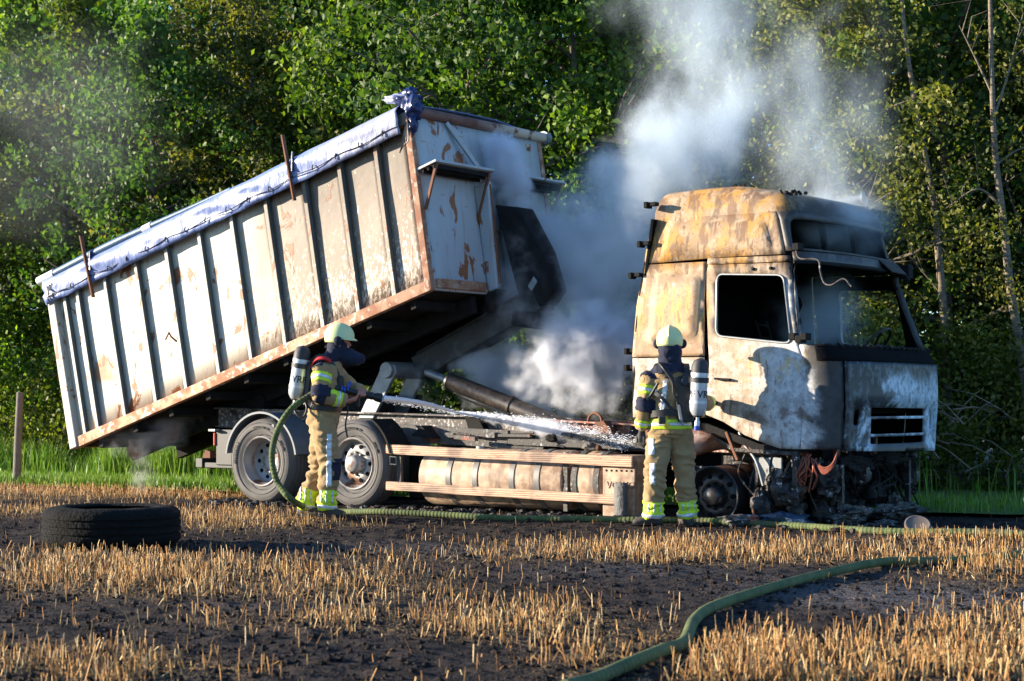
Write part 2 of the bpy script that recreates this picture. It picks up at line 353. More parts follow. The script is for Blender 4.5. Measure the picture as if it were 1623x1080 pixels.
    M['redlamp'] = simple('tail_lamp', (.55, .08, .04), .3, 0, .2)
    M['copper'] = simple('copper_wire', (.22, .06, .035), .5, .3, .5, 20)
    M['gritty'] = simple('melted_plastic', (.10, .098, .10), .8, 0, .9, 9, 1.0, 25, .02)
    M['rim_burnt'] = simple('burnt_rim_steel', (.035, .033, .035), .38, .4, .6, 9, .4)
    M['blue_melt'] = simple('melted_blue_plastic', (.03, .06, .10), .35, 0, .7, 7, .8, 18, .02)
    M['interior'] = simple('sooted_interior', (.006, .006, .007), .95, 0, .5, 6, .2, 60, .003, .08)
    M['wood'] = simple('weathered_wood', (.16, .14, .12), .9, 0, .4, 9, .6, 30, .01)
    # people
    t = NT('turnout_cloth'); wv = t.n('TexWave'); 
    c = t.mix(t.noise(5, 5), (.27, .18, .085), (.40, .275, .135)); c = t.mix(t.mul(t.step(t.noise(3, 5), .5, .7), .35), c, (.13, .09, .05))
    M['cloth'] = t.done(c, .9, 0, t.bump(t.plus(t.noise(9, 4), t.mul(t.noise(220, 2), .25)), .5, .02), .2, Sheen_Weight=.2)
    M['navy'] = simple('navy_cloth', (.010, .014, .035), .9, 0, .5, 8, .5, 14, .02)
    M['lime'] = simple('lime_reflective_band', (.55, .80, .03), .6, 0, .12, 20, .2)
    M['silver'] = simple('silver_reflective_band', (.62, .65, .68), .35, .2, .12, 20, .2)
    M['red'] = simple('red_cloth', (.55, .02, .025), .7)
    M['orange'] = simple('orange_badge', (.75, .16, .05), .6)
    M['helmet'] = simple('helmet_shell', (.62, .68, .34), .38, 0, .08, 8, .1, 20, .002)
    M['glove'] = simple('black_glove', (.02, .02, .022), .7, 0, .4)
    M['glove_white'] = simple('glove_palm', (.45, .44, .42), .7)
    M['skin'] = simple('skin', (.42, .17, .12), .55, 0, .15, 10, .2)
    M['boot'] = simple('boot_leather', (.05, .04, .033), .8, 0, .5, 12, .4, 30, .006)
    M['cylinder_silver'] = simple('air_cylinder_silver', (.50, .53, .56), .32, .35, .15, 6, .1)
    M['cap'] = simple('cylinder_cap', (.025, .025, .03), .6)
    M['white_print'] = simple('white_print', (.75, .75, .72), .6, 0, .05)
    M['dark_print'] = simple('dark_print', (.02, .02, .03), .5, 0, .05)
    M['blue'] = simple('blue_plastic', (.02, .08, .45), .4)
    M['yellow'] = simple('yellow_plastic', (.7, .5, .03), .5)
    t = NT('hose_weave'); l = t.attr('len'); s1 = t.math('SINE', t.mul(l, 150.0)); nz = t.noise(6, 4)
    c = t.mix(t.step(nz, .3, .7), (.045, .07, .018), (.11, .135, .04)); c = t.mix(t.mul(t.step(s1, -.2, .6), .22), c, (.12, .15, .05)); c = t.mix(t.mul(t.step(t.noise(2, 4), .5, .7), .6), c, (.07, .055, .035))
    M['hose'] = t.done(c, .85, 0, t.bump(t.plus(s1, t.noise(160, 2)), .5, .004))
    t = NT('water_spray'); M['water'] = t.done((.88, .91, .96), .4, 0)
mk()
def smoke_mat(name, dens, nsc=2.0, lo=.30, hi=.62, seed=0, k=.62, col=(.93, .95, 1.0), stretch=(1, 1, 1), aniso=.1, dist=.25):
    t = NT(name)
    ln = t.n('VectorMath', operation='LENGTH'); t.put(ln.inputs[0], t.obj)
    rad = ln.outputs['Value']
    geo = t.n('NewGeometry').outputs['Position']
    wv = t.mapv(geo, scale=stretch, loc=(seed * 3.7, seed * 1.3, seed * 2.1))
    nz = t.noise(nsc, 7, wv, dist=dist, rough=.66)
    big = t.noise(nsc * .45, 2, wv)
    # a puff thins towards its rim and is eaten into by the noise
    v_ = t.math('SUBTRACT', t.plus(t.mul(nz, .75), t.mul(big, .45)), t.mul(t.math('POWER', rad, 1.6), k))
    m = t.step(v_, lo, hi)
    d = t.mul(t.mul(t.mul(m, m), t.step(rad, 1.0, .6)), dens)
    v = t.n('VolumePrincipled'); t.put(v.inputs['Color'], col); t.put(v.inputs['Density'], d); v.inputs['Anisotropy'].default_value = aniso
    t.t.links.new(v.outputs[0], t.out.inputs['Volume'])
    return t.mat
# ------------------------------------------------------------------ ground
BLOBS = [  # straw density patches: (px, py, rx, ry, amount) of the photograph turned into ground places
 (150, 783, 420, 9, 1.3), (80, 812, 260, 12, .9), (380, 825, 130, 18, 1.0), (620, 832, 300, 10, .35),
 (130, 915, 220, 40, 1.0), (520, 930, 240, 22, .75), (330, 905, 330, 26, .75), (60, 1050, 180, 34, 1.0), (240, 1062, 220, 26, .9), (640, 985, 260, 34, .7), (300, 985, 300, 20, .35),
 (880, 985, 160, 40, .75), (1050, 875, 200, 16, .9), (1280, 880, 300, 15, 1.1), (1560, 900, 140, 28, 1.0), (1350, 1060, 330, 46, 1.35), (1580, 1010, 160, 60, 1.0),
 (1150, 1040, 180, 40, .9), (1540, 855, 130, 8, .7), (1180, 856, 500, 5, .55), (780, 880, 250, 18, .45), (900, 1060, 220, 26, .4)]
ASH = [(1330, 940, 190, 22, 1.0), (1500, 965, 120, 16, .9), (1000, 905, 200, 12, .5), (700, 870, 260, 12, .45), (420, 960, 200, 9, .3), (1540, 940, 120, 14, .8), (1250, 855, 200, 6, .4)]
def pix(X, Y): return CX + FPX * X / Y, HY + FPX * CAMH / Y
def field(X, Y, tab, base=0.0):
    px, py = pix(X, Y); d = base
    for (a, b, rx, ry, am) in tab:
        q = ((px - a) / rx) ** 2 + ((py - b) / ry) ** 2
        if q < 6: d += am * math.exp(-q)
    return d
def edge_y(X): return 22.1 - .56 * X        # far edge of the field
def gh(X, Y):
    if Y < 4 or Y > 40 or abs(X) > 14: return 0.0
    h = .026 * noise.noise(Vector((X * .9, Y * .9, 0))) + .016 * noise.noise(Vector((X * 3.1, Y * 3.1, 3)))
    h += .014 * noise.noise(Vector((X * 9, Y * 11, 7))) + .018 * abs(noise.noise(Vector((X * 17, Y * 19, 1)))) + .016 * max(0, noise.noise(Vector((X * 6, Y * 7, 11))))
    k = (X - OX) * ca - (Y - OY) * sa            # along truck
    w = (X - OX) * sa + (Y - OY) * ca
    if -8 < k < 2.2 and -.6 < w < 3: h *= .3
    return h - .008
def axis(lo, hi, st, far):
    a = list(np.arange(lo, hi, st)); s = st; x = hi; up = []
    while x < far: up.append(x); s *= 1.35; x += s
    s = st; x = lo - s; dn = []
    while x > -far: dn.append(x); s *= 1.35; x -= s
    return dn[::-1] + a + up
xs = axis(-6.6, 6.4, .04, 400); ys = axis(7.4, 22.5, .045, 400)
vv = []; stv = []; asv = []
for y in ys:
    for x in xs:
        near = -8 < x < 8 and 6 < y < 27
        vv.append((x, y, gh(x, y)))
        stv.append(min(1, field(x, y, BLOBS, .08)) if near else .1); asv.append(min(1, field(x, y, ASH)) if near else 0)
nx, ny = len(xs), len(ys)
ff = [(j * nx + i, j * nx + i + 1, (j + 1) * nx + i + 1, (j + 1) * nx + i) for j in range(ny - 1) for i in range(nx - 1)]
me = bpy.data.meshes.new('field_ground'); me.from_pydata(vv, [], ff)
for nm, d in (('straw', stv), ('ash', asv)): me.attributes.new(nm, 'FLOAT', 'POINT').data.foreach_set('value', d)
tag(link_mesh('field_ground', me, M['soil'], None, True), kind='structure')
def sheet(name, f0, f1, x0, x1, zoff, mat, nxs=200, nys=14, amp=.05):
    vs = []; fs = []
    for j in range(nys + 1):
        for i in range(nxs + 1):
            X = lerp(x0, x1, i / nxs); Y = lerp(f0(X), f1(X), j / nys)
            jit = 0 if j else .22 * noise.noise(Vector((X * 1.7, 5, 0)))
            vs.append((X, Y + jit, max(gh(X, Y), 0) * .3 + zoff + (amp * (noise.noise(Vector((X * .8, Y * .8, 2))) + .5) if 0 < j < nys else (.0 if j == 0 else .02))))
    for j in range(nys):
        for i in range(nxs):
            a = j * (nxs + 1) + i; fs.append((a, a + 1, a + nxs + 2, a + nxs + 1))
    me = bpy.data.meshes.new(name); me.from_pydata(vs, [], fs)
    return tag(link_mesh(name, me, mat, None, True), kind='structure')
tree_y = lambda X: 27.4 - .47 * X
sheet('grass_verge', edge_y, lambda X: tree_y(X) + .6, -40, 30, .035, M['verge'])
sheet('forest_floor', lambda X: tree_y(X) + .3, lambda X: tree_y(X) + 40, -50, 40, .07, M['forest'], 60, 20, .15)

# stubble: every stalk a thin three-sided blade, kept as one countless mass
def stalks(name, spots, hmin, hmax, rad, lean, mat, label, cat, taper=.75, nseg=1):
    n = len(spots); P = np.array(spots)
    h = rng.uniform(hmin, hmax, n) * P[:, 3]; la = rng.uniform(0, 2 * np.pi, n); lm = np.abs(rng.normal(0, lean, n))
    flat = rng.random(n) < .15; h[flat] *= .6; lm[flat] = rng.uniform(.9, 1.35, flat.sum())
    dx = np.sin(lm) * np.cos(la); dy = np.sin(lm) * np.sin(la); dz = np.cos(lm)
    r = rad * rng.uniform(.6, 1.25, n)
    V = np.zeros((n, 6, 3)); a0 = rng.uniform(0, 2 * np.pi, n)
    for k in range(3):
        a = a0 + k * 2 * np.pi / 3
        V[:, k, 0] = P[:, 0] + r * np.cos(a); V[:, k, 1] = P[:, 1] + r * np.sin(a); V[:, k, 2] = P[:, 2] - .01
        V[:, k + 3, 0] = P[:, 0] + dx * h + r * taper * np.cos(a); V[:, k + 3, 1] = P[:, 1] + dy * h + r * taper * np.sin(a); V[:, k + 3, 2] = P[:, 2] + dz * h + (k == 0) * r * 1.5
    V[flat, :, 2] += .012
    base = np.array([[0, 1, 4, 3], [1, 2, 5, 4], [2, 0, 3, 5]]); F = (base[None] + (np.arange(n) * 6)[:, None, None]).reshape(-1)
    me = bpy.data.meshes.new(name); me.vertices.add(n * 6); me.vertices.foreach_set('co', V.reshape(-1))
    me.loops.add(len(F)); me.loops.foreach_set('vertex_index', F.astype(np.int32))
    me.polygons.add(n * 3); me.polygons.foreach_set('loop_start', np.arange(0, len(F), 4, dtype=np.int32)); me.polygons.foreach_set('loop_total', np.full(n * 3, 4, dtype=np.int32))
    me.update(calc_edges=True)
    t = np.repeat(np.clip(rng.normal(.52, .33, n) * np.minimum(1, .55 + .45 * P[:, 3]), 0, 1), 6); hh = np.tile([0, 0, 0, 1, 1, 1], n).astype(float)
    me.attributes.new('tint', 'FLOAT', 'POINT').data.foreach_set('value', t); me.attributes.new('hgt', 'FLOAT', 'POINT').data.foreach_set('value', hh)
    return tag(link_mesh(name, me, mat), label, cat, kind='stuff')
HOSE_PX = [(930, 1086), (960, 1080), (1000, 1070), (1030, 1060), (1058, 1045), (1082, 1028), (1096, 1005), (1112, 982), (1150, 966), (1195, 952), (1240, 938)]
sp = []
def under_truck(X, Y):
    k = (X - OX) * ca - (Y - OY) * sa; w = (X - OX) * sa + (Y - OY) * ca
    return -7.3 < k < 1.9 and -.25 < w < 2.8
tries = 230000
for _ in range(tries):
    Y = 7.3 + 19 * random.random() ** 1.15; X = (random.random() - .5) * 2 * (Y * .30 + .3)
    if Y > edge_y(X) + .1 or under_truck(X, Y): continue
    row = .5 + .5 * math.sin((Y + .05 * X) * 2 * math.pi / .16 + 2 * noise.noise(Vector((X * .7, Y * .7, 9))))
    d = field(X, Y, BLOBS, .035) * (.35 + .65 * row) * (.45 + 1.1 * max(0, .5 + noise.noise(Vector((X * 2.6, Y * 2.6, 5)))))
    if edge_y(X) - Y < 1.5 and X < -2.2: d = max(d, .9)
    if random.random() < .46 * max(0, d - .16) ** 1.7 * min(1.6, (Y / 12) ** 1.2 * .9 + .25) + .004:
        qx, qy = pix(X, Y)
        if any(abs(qx - a) < 34 and abs(qy - b_) < 15 for a, b_ in HOSE_PX): continue
        sp.append((X, Y, gh(X, Y), .75 + .3 * min(1, d) + random.uniform(-.15, .15)))
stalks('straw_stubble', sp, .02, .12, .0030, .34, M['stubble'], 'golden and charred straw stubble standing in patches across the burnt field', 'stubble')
print('stalks', len(sp))
# charred clods and fallen straw on the soil
def clods():
    n = 17000; V = []; Fs = []
    for i in range(n):
        Y = 7.4 + 15 * random.random() ** 1.3; X = (random.random() - .5) * 2 * (Y * .29 + .2)
        if Y > edge_y(X): continue
        s = random.choice((.005, .008, .011, .015, .024)) * random.uniform(.6, 1.3); z = gh(X, Y) + s * .25; b = len(V)
        for (a, c, e) in ((1, 0, 0), (-1, 0, 0), (0, 1, 0), (0, -1, 0), (0, 0, 1), (0, 0, -1)):
            V.append((X + a * s * random.uniform(.6, 1.4), Y + c * s * random.uniform(.6, 1.4), z + e * s * random.uniform(.3, .8)))
        Fs += [tuple(b + q for q in f) for f in ((0, 2, 4), (2, 1, 4), (1, 3, 4), (3, 0, 4), (2, 0, 5), (1, 2, 5), (3, 1, 5), (0, 3, 5))]
    me = bpy.data.meshes.new('charred_clods'); me.from_pydata(V, [], Fs)
    at = me.attributes
    tag(link_mesh('charred_clods', me, M['soil']), 'charred clods and crumbs of soil strewn over the burnt field', 'soil clods', kind='stuff')
clods()
# grass
def grass(name, region, n, hmin, hmax, wd, label, mat, cat='grass'):
    V = []; Fs = []; T = []
    for i in range(n):
        X, Y, z, sc = region()
        h = random.uniform(hmin, hmax) * sc; a = random.uniform(0, 6.283); l = random.uniform(.05, .5) * h; w = wd * random.uniform(.6, 1.3)
        px_, py_ = -math.sin(a) * w / 2, math.cos(a) * w / 2; dx, dy = math.cos(a) * l, math.sin(a) * l; b = len(V)
        V += [(X - px_, Y - py_, z - .02), (X + px_, Y + py_, z - .02), (X + px_ * .8 + dx * .35, Y + py_ * .8 + dy * .35, z + h * .6), (X - px_ * .8 + dx * .35, Y - py_ * .8 + dy * .35, z + h * .6), (X + dx, Y + dy, z + h)]
        Fs += [(b, b + 1, b + 2, b + 3), (b + 3, b + 2, b + 4)]; T += [min(1, max(0, random.gauss(.45, .2)))] * 5
    me = bpy.data.meshes.new(name); me.from_pydata(V, [], Fs); me.attributes.new('tint', 'FLOAT', 'POINT').data.foreach_set('value', T)
    return tag(link_mesh(name, me, mat), label, cat, kind='stuff')
def reg_short():
    X = random.uniform(-9.5, 7.5); X = X if X < 3.6 or random.random() < .35 else X - 10; Y = edge_y(X) + abs(random.gauss(0, 1.3)) + .12 * noise.noise(Vector((X * 2, 1, 1))) + .03
    return X, Y, .05, 1
def reg_tall():
    X = random.uniform(-9.8, 8.5); Y = edge_y(X) + 2.1 + random.random() ** .7 * 3.2
    if X > 3.4 and random.random() < .97: X -= 10; Y = edge_y(X) + 2.1 + random.random() * 3
    return X, Y, .07, .55 + 1.1 * max(0, noise.noise(Vector((X * 1.1, Y * 1.1, 4))) + .35)
grass('verge_grass', reg_short, 26000, .06, .16, .012, 'short green grass along the far edge of the burnt field', M['grass'])
grass('tall_grass', reg_tall, 26000, .30, .62, .017, 'tall green grass growing in front of the wood', M['grass'])

# ------------------------------------------------------------------ trees
def leaf_mesh(name, centers, per, sig, size, mat, droop=.3):
    n = len(centers) * per
    C = np.repeat(np.array([c[:3] for c in centers]), per, axis=0); S = np.repeat(np.array([c[3] for c in centers]), per)
    P = C + rng.normal(0, 1, (n, 3)) * (sig * S)[:, None] * np.array([1, 1, .75])
    T = np.clip(rng.normal(.5, .22, n) + np.repeat(rng.normal(0, .16, len(centers)), per), 0, 1)
    d = rng.normal(0, 1, (n, 3)); d[:, 2] -= droop; d /= np.linalg.norm(d, axis=1)[:, None]
    q = rng.normal(0, 1, (n, 3)); q[:, 2] *= .5; s = np.cross(d, q); s /= np.linalg.norm(s, axis=1)[:, None]; nr = np.cross(d, s)
    L = (size * rng.uniform(.6, 1.35, n))[:, None]; Wd = L * .33
    V = np.stack([P, P + d * L * .5 + s * Wd + nr * L * .10, P + d * L, P + d * L * .5 - s * Wd + nr * L * .10], axis=1)
    F = (np.array([[0, 1, 2], [0, 2, 3]])[None] + (np.arange(n) * 4)[:, None, None]).reshape(-1)
    me = bpy.data.meshes.new(name); me.vertices.add(n * 4); me.vertices.foreach_set('co', V.reshape(-1))
    me.loops.add(len(F)); me.loops.foreach_set('vertex_index', F.astype(np.int32))
    me.polygons.add(n * 2); me.polygons.foreach_set('loop_start', np.arange(0, len(F), 3, dtype=np.int32)); me.polygons.foreach_set('loop_total', np.full(n * 2, 3, dtype=np.int32))
    me.update(calc_edges=True); me.attributes.new('tint', 'FLOAT', 'POINT').data.foreach_set('value', np.repeat(T, 4)); me.materials.append(mat)
    return me
def tree_meshes(kind, Ht, rad, nlimb, ncl, per, size, leafmat, barkmat, low=.12, trunk_r=.11, bend=.25, sig=.175):
    mb = MB(); tp = [Vector((0, 0, -.1))]; k = 7
    for i in range(1, k + 1):
        f = i / k; tp.append(Vector((bend * math.sin(f * 3 + kind) * f, bend * math.cos(f * 2.3 + kind * 2) * f, Ht * .93 * f)))
    mb.tube(tp, [trunk_r * (1.15 - .95 * i / k) for i in range(k + 1)], 8)
    cs = []
    for j in range(nlimb):
        f = low + (1 - low) * (j + random.random()) / nlimb; i = min(k - 1, int(f * k)); b = tp[i].lerp(tp[i + 1], f * k - i)
        prof = math.sin(min(1, (f - low) / (1 - low) + .12) * math.pi) ** .55 if f < .97 else .3
        a = j * 2.4 + random.uniform(-.5, .5); ln = rad * prof * random.uniform(.65, 1.15)
        d = Vector((math.cos(a), math.sin(a), random.uniform(.15, .7)))
        pts = [b]; 
        for s in range(1, 5): pts.append(b + d * ln * s / 4 + Vector((random.gauss(0, .06), random.gauss(0, .06), random.gauss(0, .06) - .05 * s * s * ln * .1)))
        r0 = trunk_r * (.5 - .3 * f); mb.tube(pts, [r0 * (1 - .2 * s) for s in range(5)], 5)
        for s in range(ncl):
            t = random.uniform(.25, 1.08) ; p = pts[0].lerp(pts[-1], t) + Vector((random.gauss(0, .3), random.gauss(0, .3), random.gauss(0, .25))) * (.4 + ln * .35)
            cs.append((p.x, p.y, p.z, random.uniform(.6, 1.3)))
            if random.random() < .3: q = pts[2]; mb.tube([q, q.lerp(p, .6) + Vector((0, 0, .04)), p], [.018, .011, .005], 4)
    tm = bpy.data.meshes.new('trunk'); tm.from_pydata([tuple(v) for v in mb.v], [], mb.f); tm.materials.append(barkmat)
    tm.polygons.foreach_set('use_smooth', [True] * len(tm.polygons))
    return tm, leaf_mesh('crown', cs, per, sig, size, leafmat)
random.seed(21)
VAR = [tree_meshes(0, 8.6, 2.3, 44, 8, 60, .10, M['leaf_a'], M['bark'], .06),
       tree_meshes(1, 7.8, 2.5, 42, 8, 64, .11, M['leaf_a'], M['bark'], .05),
       tree_meshes(2, 8.8, 2.1, 42, 8, 66, .085, M['leaf_b'], M['bark'], .10),
       tree_meshes(3, 8.2, 2.4, 42, 8, 60, .105, M['leaf_c'], M['bark'], .05)]
BUSH = [tree_meshes(5, 2.3, 1.35, 22, 7, 60, .07, M['leaf_a'], M['bark'], .05, .04, .15, .17),
        tree_meshes(6, 2.0, 1.2, 20, 7, 60, .065, M['leaf_b'], M['bark'], .05, .035, .15, .17)]
def plant(name, var, x, y, sc, rz, label, cat, group=None, z=0.05, crown_only=False):
    r = empty(name, (x, y, z), rz, label=label, cat=cat, group=group); r.scale = (sc, sc, sc * random.uniform(.94, 1.06)); del r['org']
    for nm, m in (('trunk', var[0]), ('crown', var[1])):
        c = bpy.data.objects.new(nm, m); scene.collection.objects.link(c); c.parent = r
    return r
G1 = 'leafy trees along the edge of the wood'
front = [(-10.2, 1, 'broad leafy tree at the left edge of the photo'), (-8.0, 0, 'dense green tree rising above the lone fence post'),
         (-6.1, 3, 'leafy tree behind the lowered rear of the tipping container'), (-4.3, 2, 'olive green tree with bright top above the middle of the blue tarpaulin'),
         (-2.5, 1, 'bright green tree above the crumpled front end of the tarpaulin'), (-.8, 3, 'dark leaved tree above the white front wall of the container'),
         (.9, 0, 'large leaved tree in smoke between the container and the truck cab'), (2.6, 1, 'leafy tree wrapped in smoke right above the cab roof'),
         (4.3, 2, 'olive leaved tree behind the smoke over the windscreen'), (6.0, 3, 'leafy tree just right of the burnt cab front'), (7.9, 2, 'yellowish tree at the right edge of the photo')]
for i, (x, v, lb) in enumerate(front):
    plant('leafy_tree', VAR[v], x, tree_y(x) + .9 + 1.1 * math.sin(i * 2.1), random.uniform(.92, 1.08), i * 1.9, lb, 'tree', G1)
G2 = 'taller trees deeper in the wood'
for i in range(10):
    x = -11.5 + i * 2.25 + random.uniform(-.4, .4)
    plant('forest_tree', VAR[(i * 3 + 1) % 4], x, tree_y(x) + 4.1 + random.uniform(-.5, .5), random.uniform(1.15, 1.3), i * 2.3 + .7, 'tall tree in the second row, mostly hidden by the leafy trees at the wood edge', 'tree', G2)
for i in range(9):
    x = -13 + i * 3.1 + random.uniform(-.5, .5)
    plant('forest_tree', VAR[(i * 5 + 2) % 4], x, tree_y(x) + 8.2 + random.uniform(-.6, .6), random.uniform(1.5, 1.65), i * 1.7, 'tall dark tree far back in the wood, seen only through gaps', 'tree', G2 + ' at the back')
bl = [(-9.3, 'low bush left of the fence post'), (-7.5, 'bush between the fence post and the container tailgate'), (-5.6, 'bush hidden below the rear of the container'), (-3.5, 'bush behind the rear wheels'),
      (-1.4, 'bush behind the middle of the chassis'), (.8, 'bush in the steam behind the fuel tank'), (2.9, 'bush directly behind the cab'), (4.7, 'bush behind the cab front corner'),
      (5.9, 'small bush at the wood edge right of the grille'), (7.3, 'low bush in the bottom right of the wood')]
for i, (x, lb) in enumerate(bl):
    plant('bush', BUSH[i % 2], x, tree_y(x) - .7 + .3 * math.sin(i * 1.7), random.uniform(.85, 1.15), i * 1.3, lb, 'bush', 'bushes at the foot of the wood')
# pale trunks at the right
def pale_tree(pts, r, twigs, label, crownc):
    base = pts[0]; root = empty('birch_tree', (base[0], base[1], .05), label=label, cat='tree'); root['org'] = list(base[:2]) + [.05]
    mb = MB(); sp_ = spline(pts, 6); n = len(sp_); mb.tube(sp_, [r * .85 * (1.1 - .75 * i / n) for i in range(n)], 9); mb.build('trunk', M['birch'], root, smooth=60)
    for (a, b, c_, rr) in twigs:
        t = MB(); t.tube(spline([a, b, c_], 5), [rr * (1 - .075 * i) for i in range(11)], 6)
        for k in range(3):
            q = Vector(b).lerp(Vector(c_), .3 * k + .2); t.tube([q, q + Vector((random.uniform(-.3, .3), random.uniform(-.2, .2), random.uniform(.1, .4))), q + Vector((random.uniform(-.5, .5), 0, random.uniform(.3, .7)))], [rr * .4, rr * .3, rr * .12], 4)
        t.build('branch', M['birch'], root, smooth=60)
    cs = [(c[0] - base[0] + random.gauss(0, c[3]), c[1] - base[1] + random.gauss(0, c[3]), c[2] - .05 + random.gauss(0, c[3]), random.uniform(.7, 1.2)) for c in crownc for _ in range(c[4])]
    o = bpy.data.objects.new('crown', leaf_mesh('crown', cs, 42, .16, .06, M['leaf_b'])); scene.collection.objects.link(o); o.parent = root
Y1 = 23.2
def q(px, py, Y=Y1): return PW(px, py, Y)
pale_tree([Vector((q(1640, 700).x, Y1, 0)), q(1625, 600), q(1603, 470), q(1590, 350), q(1577, 240), q(1572, 120), q(1568, -60)], .075,
          [(q(1574, 190), q(1600, 110), q(1622, 20), .02), (q(1573, 150), q(1545, 90), q(1520, 40), .018), (q(1590, 330), q(1550, 300), q(1500, 330), .022), (q(1580, 260), q(1620, 235), q(1650, 240), .02)],
          'pale curved birch trunk in front of the dark wood at the right edge', [(q(1530, 300).x, Y1 + .2, q(0, 330).z, .35, 16), (q(1610, 390).x, Y1, q(0, 420).z, .3, 16), (q(1500, 200).x, Y1 + .3, q(0, 250).z, .3, 10), (q(1600, 90).x, Y1 + .2, q(0, 60).z, .5, 18), (q(1590, 560).x, Y1 + .1, q(0, 560).z, .35, 12)])
Y2 = 24.2
pale_tree([Vector((q(1508, 700, Y2).x, Y2, 0)), q(1500, 560, Y2), q(1490, 430, Y2), q(1478, 310, Y2), q(1455, 190, Y2), q(1435, 60, Y2), q(1425, -60, Y2)], .07,
          [(q(1470, 270, Y2), q(1440, 230, Y2), q(1400, 210, Y2), .018), (q(1495, 470, Y2), q(1470, 440, Y2), q(1440, 405, Y2), .014)],
          'thin grey birch trunk right behind the cab roof stack', [(q(1450, 330, Y2).x, Y2 + .2, q(0, 330, Y2).z, .3, 12), (q(1440, 100, Y2).x, Y2 + .2, q(0, 100, Y2).z, .5, 16)])
# dead twigs low at the right
tw = MB()
for i in range(26):
    px = random.uniform(1480, 1625); b = PW(px, random.uniform(640, 770), 22.4 + random.random()); 
    d = Vector((random.uniform(-.6, .6), random.uniform(-.2, .2), random.uniform(-.1, .5)))
    tw.tube([b, b + d * .5 + Vector((0, 0, .05)), b + d], [.012, .009, .004], 4)
tag(tw.build('dead_branches', M['birch'], None), 'bare dead branches tangled low in the wood right of the cab', 'branches', kind='stuff')
# fence post
fp = MB(); P0 = PW(26, 742, 26.3); fp.tube([(P0.x, P0.y, -.1), (P0.x + .02, P0.y, .6), (P0.x + .055, P0.y, CAMH - (622 - HY) * 26.3 / FPX)], [.062, .057, .052], 10)
tag(fp.build('fence_post', M['wood'], None, smooth=50), 'weathered round wooden fence post standing in the grass at the left', 'fence post')
def lump(b, c, r, seed, sq=(1, 1, 1), n=10, hi=1.0):
    vs, fs = [], []
    for i in range(n + 1):
        th = math.pi * i / n
        for j in range(2 * n):
            ph = math.pi * j / n; d = Vector((math.sin(th) * math.cos(ph), math.sin(th) * math.sin(ph), math.cos(th)))
            q_ = 1 + .55 * noise.noise(d * 1.8 + Vector((seed, seed * 2, 0))) + .35 * hi * noise.noise(d * 5 + Vector((seed, 0, 3)))
            vs.append(Vector(c) + Vector((d.x * sq[0], d.y * sq[1], d.z * sq[2])) * r * q_)
    for i in range(n):
        for j in range(2 * n): a, e_ = i * 2 * n + j, i * 2 * n + (j + 1) % (2 * n); fs.append((a, e_, e_ + 2 * n, a + 2 * n))
    b.add(vs, fs)
# ------------------------------------------------------------------ burnt truck
T0 = TW(0, 0, 0)
truck = empty('burnt_truck', T0, -ANG, label='burnt out hooklift lorry with scorched ochre and white cab and bare chassis', cat='lorry'); truck['org'] = [0, 0, 0]
Z_UR = [(.6, -.96), (1.05, -.955), (2.2, -.90), (2.75, -.83), (3.2, -.76), (3.5, -.7)]
Z_UF = [(.6, 1.44), (1.2, 1.47), (1.62, 1.45), (1.8, 1.37), (2.53, 1.07), (2.60, 1.07), (2.72, 1.04), (3.03, .95), (3.2, .86)]
Z_W = [(.6, .02), (1.8, 0), (2.3, .03), (2.7, .08), (3.1, .14), (3.2, .16)]
BOW, RC = .09, .24; LS, LC, LF = 2.1, .36, 2.02; LT = 2 * LS + 2 * LC + LF
def skin_pt(p, z, off=0.0):
    """cab shell: p runs round the plan from the rear right edge over the nose to the rear left edge"""
    if p > LT / 2: q = skin_pt(LT - p, z, off); return Vector((q.x, 2.5 - q.y, q.z))
    ur, uf, wr = interp(z, Z_UR), interp(z, Z_UF), interp(z, Z_W); hw = 1.25 - wr; uc = uf - RC - BOW
    if p <= LS: u, w, nu, nw = lerp(ur, uc, p / LS), wr, 0, -1
    elif p <= LS + LC:
        a = (p - LS) / LC * math.pi / 2; u, w = uc + RC * math.sin(a), wr + RC * (1 - math.cos(a)); nu, nw = math.sin(a), -math.cos(a)
    else:
        w = lerp(wr + RC, 1.25, (p - LS - LC) / (LF / 2)); u = uf - BOW + BOW * (1 - ((1.25 - w) / (hw - RC)) ** 2); nu, nw = 1, 0
    wob = .011 * noise.noise(Vector((p * 2.3, z * 2.3, 1))) + .003 * noise.noise(Vector((p * 7, z * 7, 2)))
    return Vector((u + nu * (off + wob), w + nw * (off + wob), z))
def pu(u, z, left=False):
    ur, uc = interp(z, Z_UR), interp(z, Z_UF) - RC - BOW
    p = (u - ur) / (uc - ur) * LS
    return (LT - p if left else p, z)
def pw_(w, z):
    wr = interp(z, Z_W)
    if w > 1.25: p, _ = pw_(2.5 - w, z); return (LT - p, z)
    if w < wr + RC: return (LS + LC * math.acos(max(-1, min(1, 1 - (w - wr) / RC))) / (math.pi / 2), z)
    return (LS + LC + (w - wr - RC) / (1.25 - wr - RC) * LF / 2, z)
def dens(poly, st=.06):
    out = []
    for i, a in enumerate(poly):
        b = poly[(i + 1) % len(poly)]; n = max(1, int(math.hypot(b[0] - a[0], b[1] - a[1]) / st))
        out += [(lerp(a[0], b[0], k / n), lerp(a[1], b[1], k / n)) for k in range(n)]
    return out
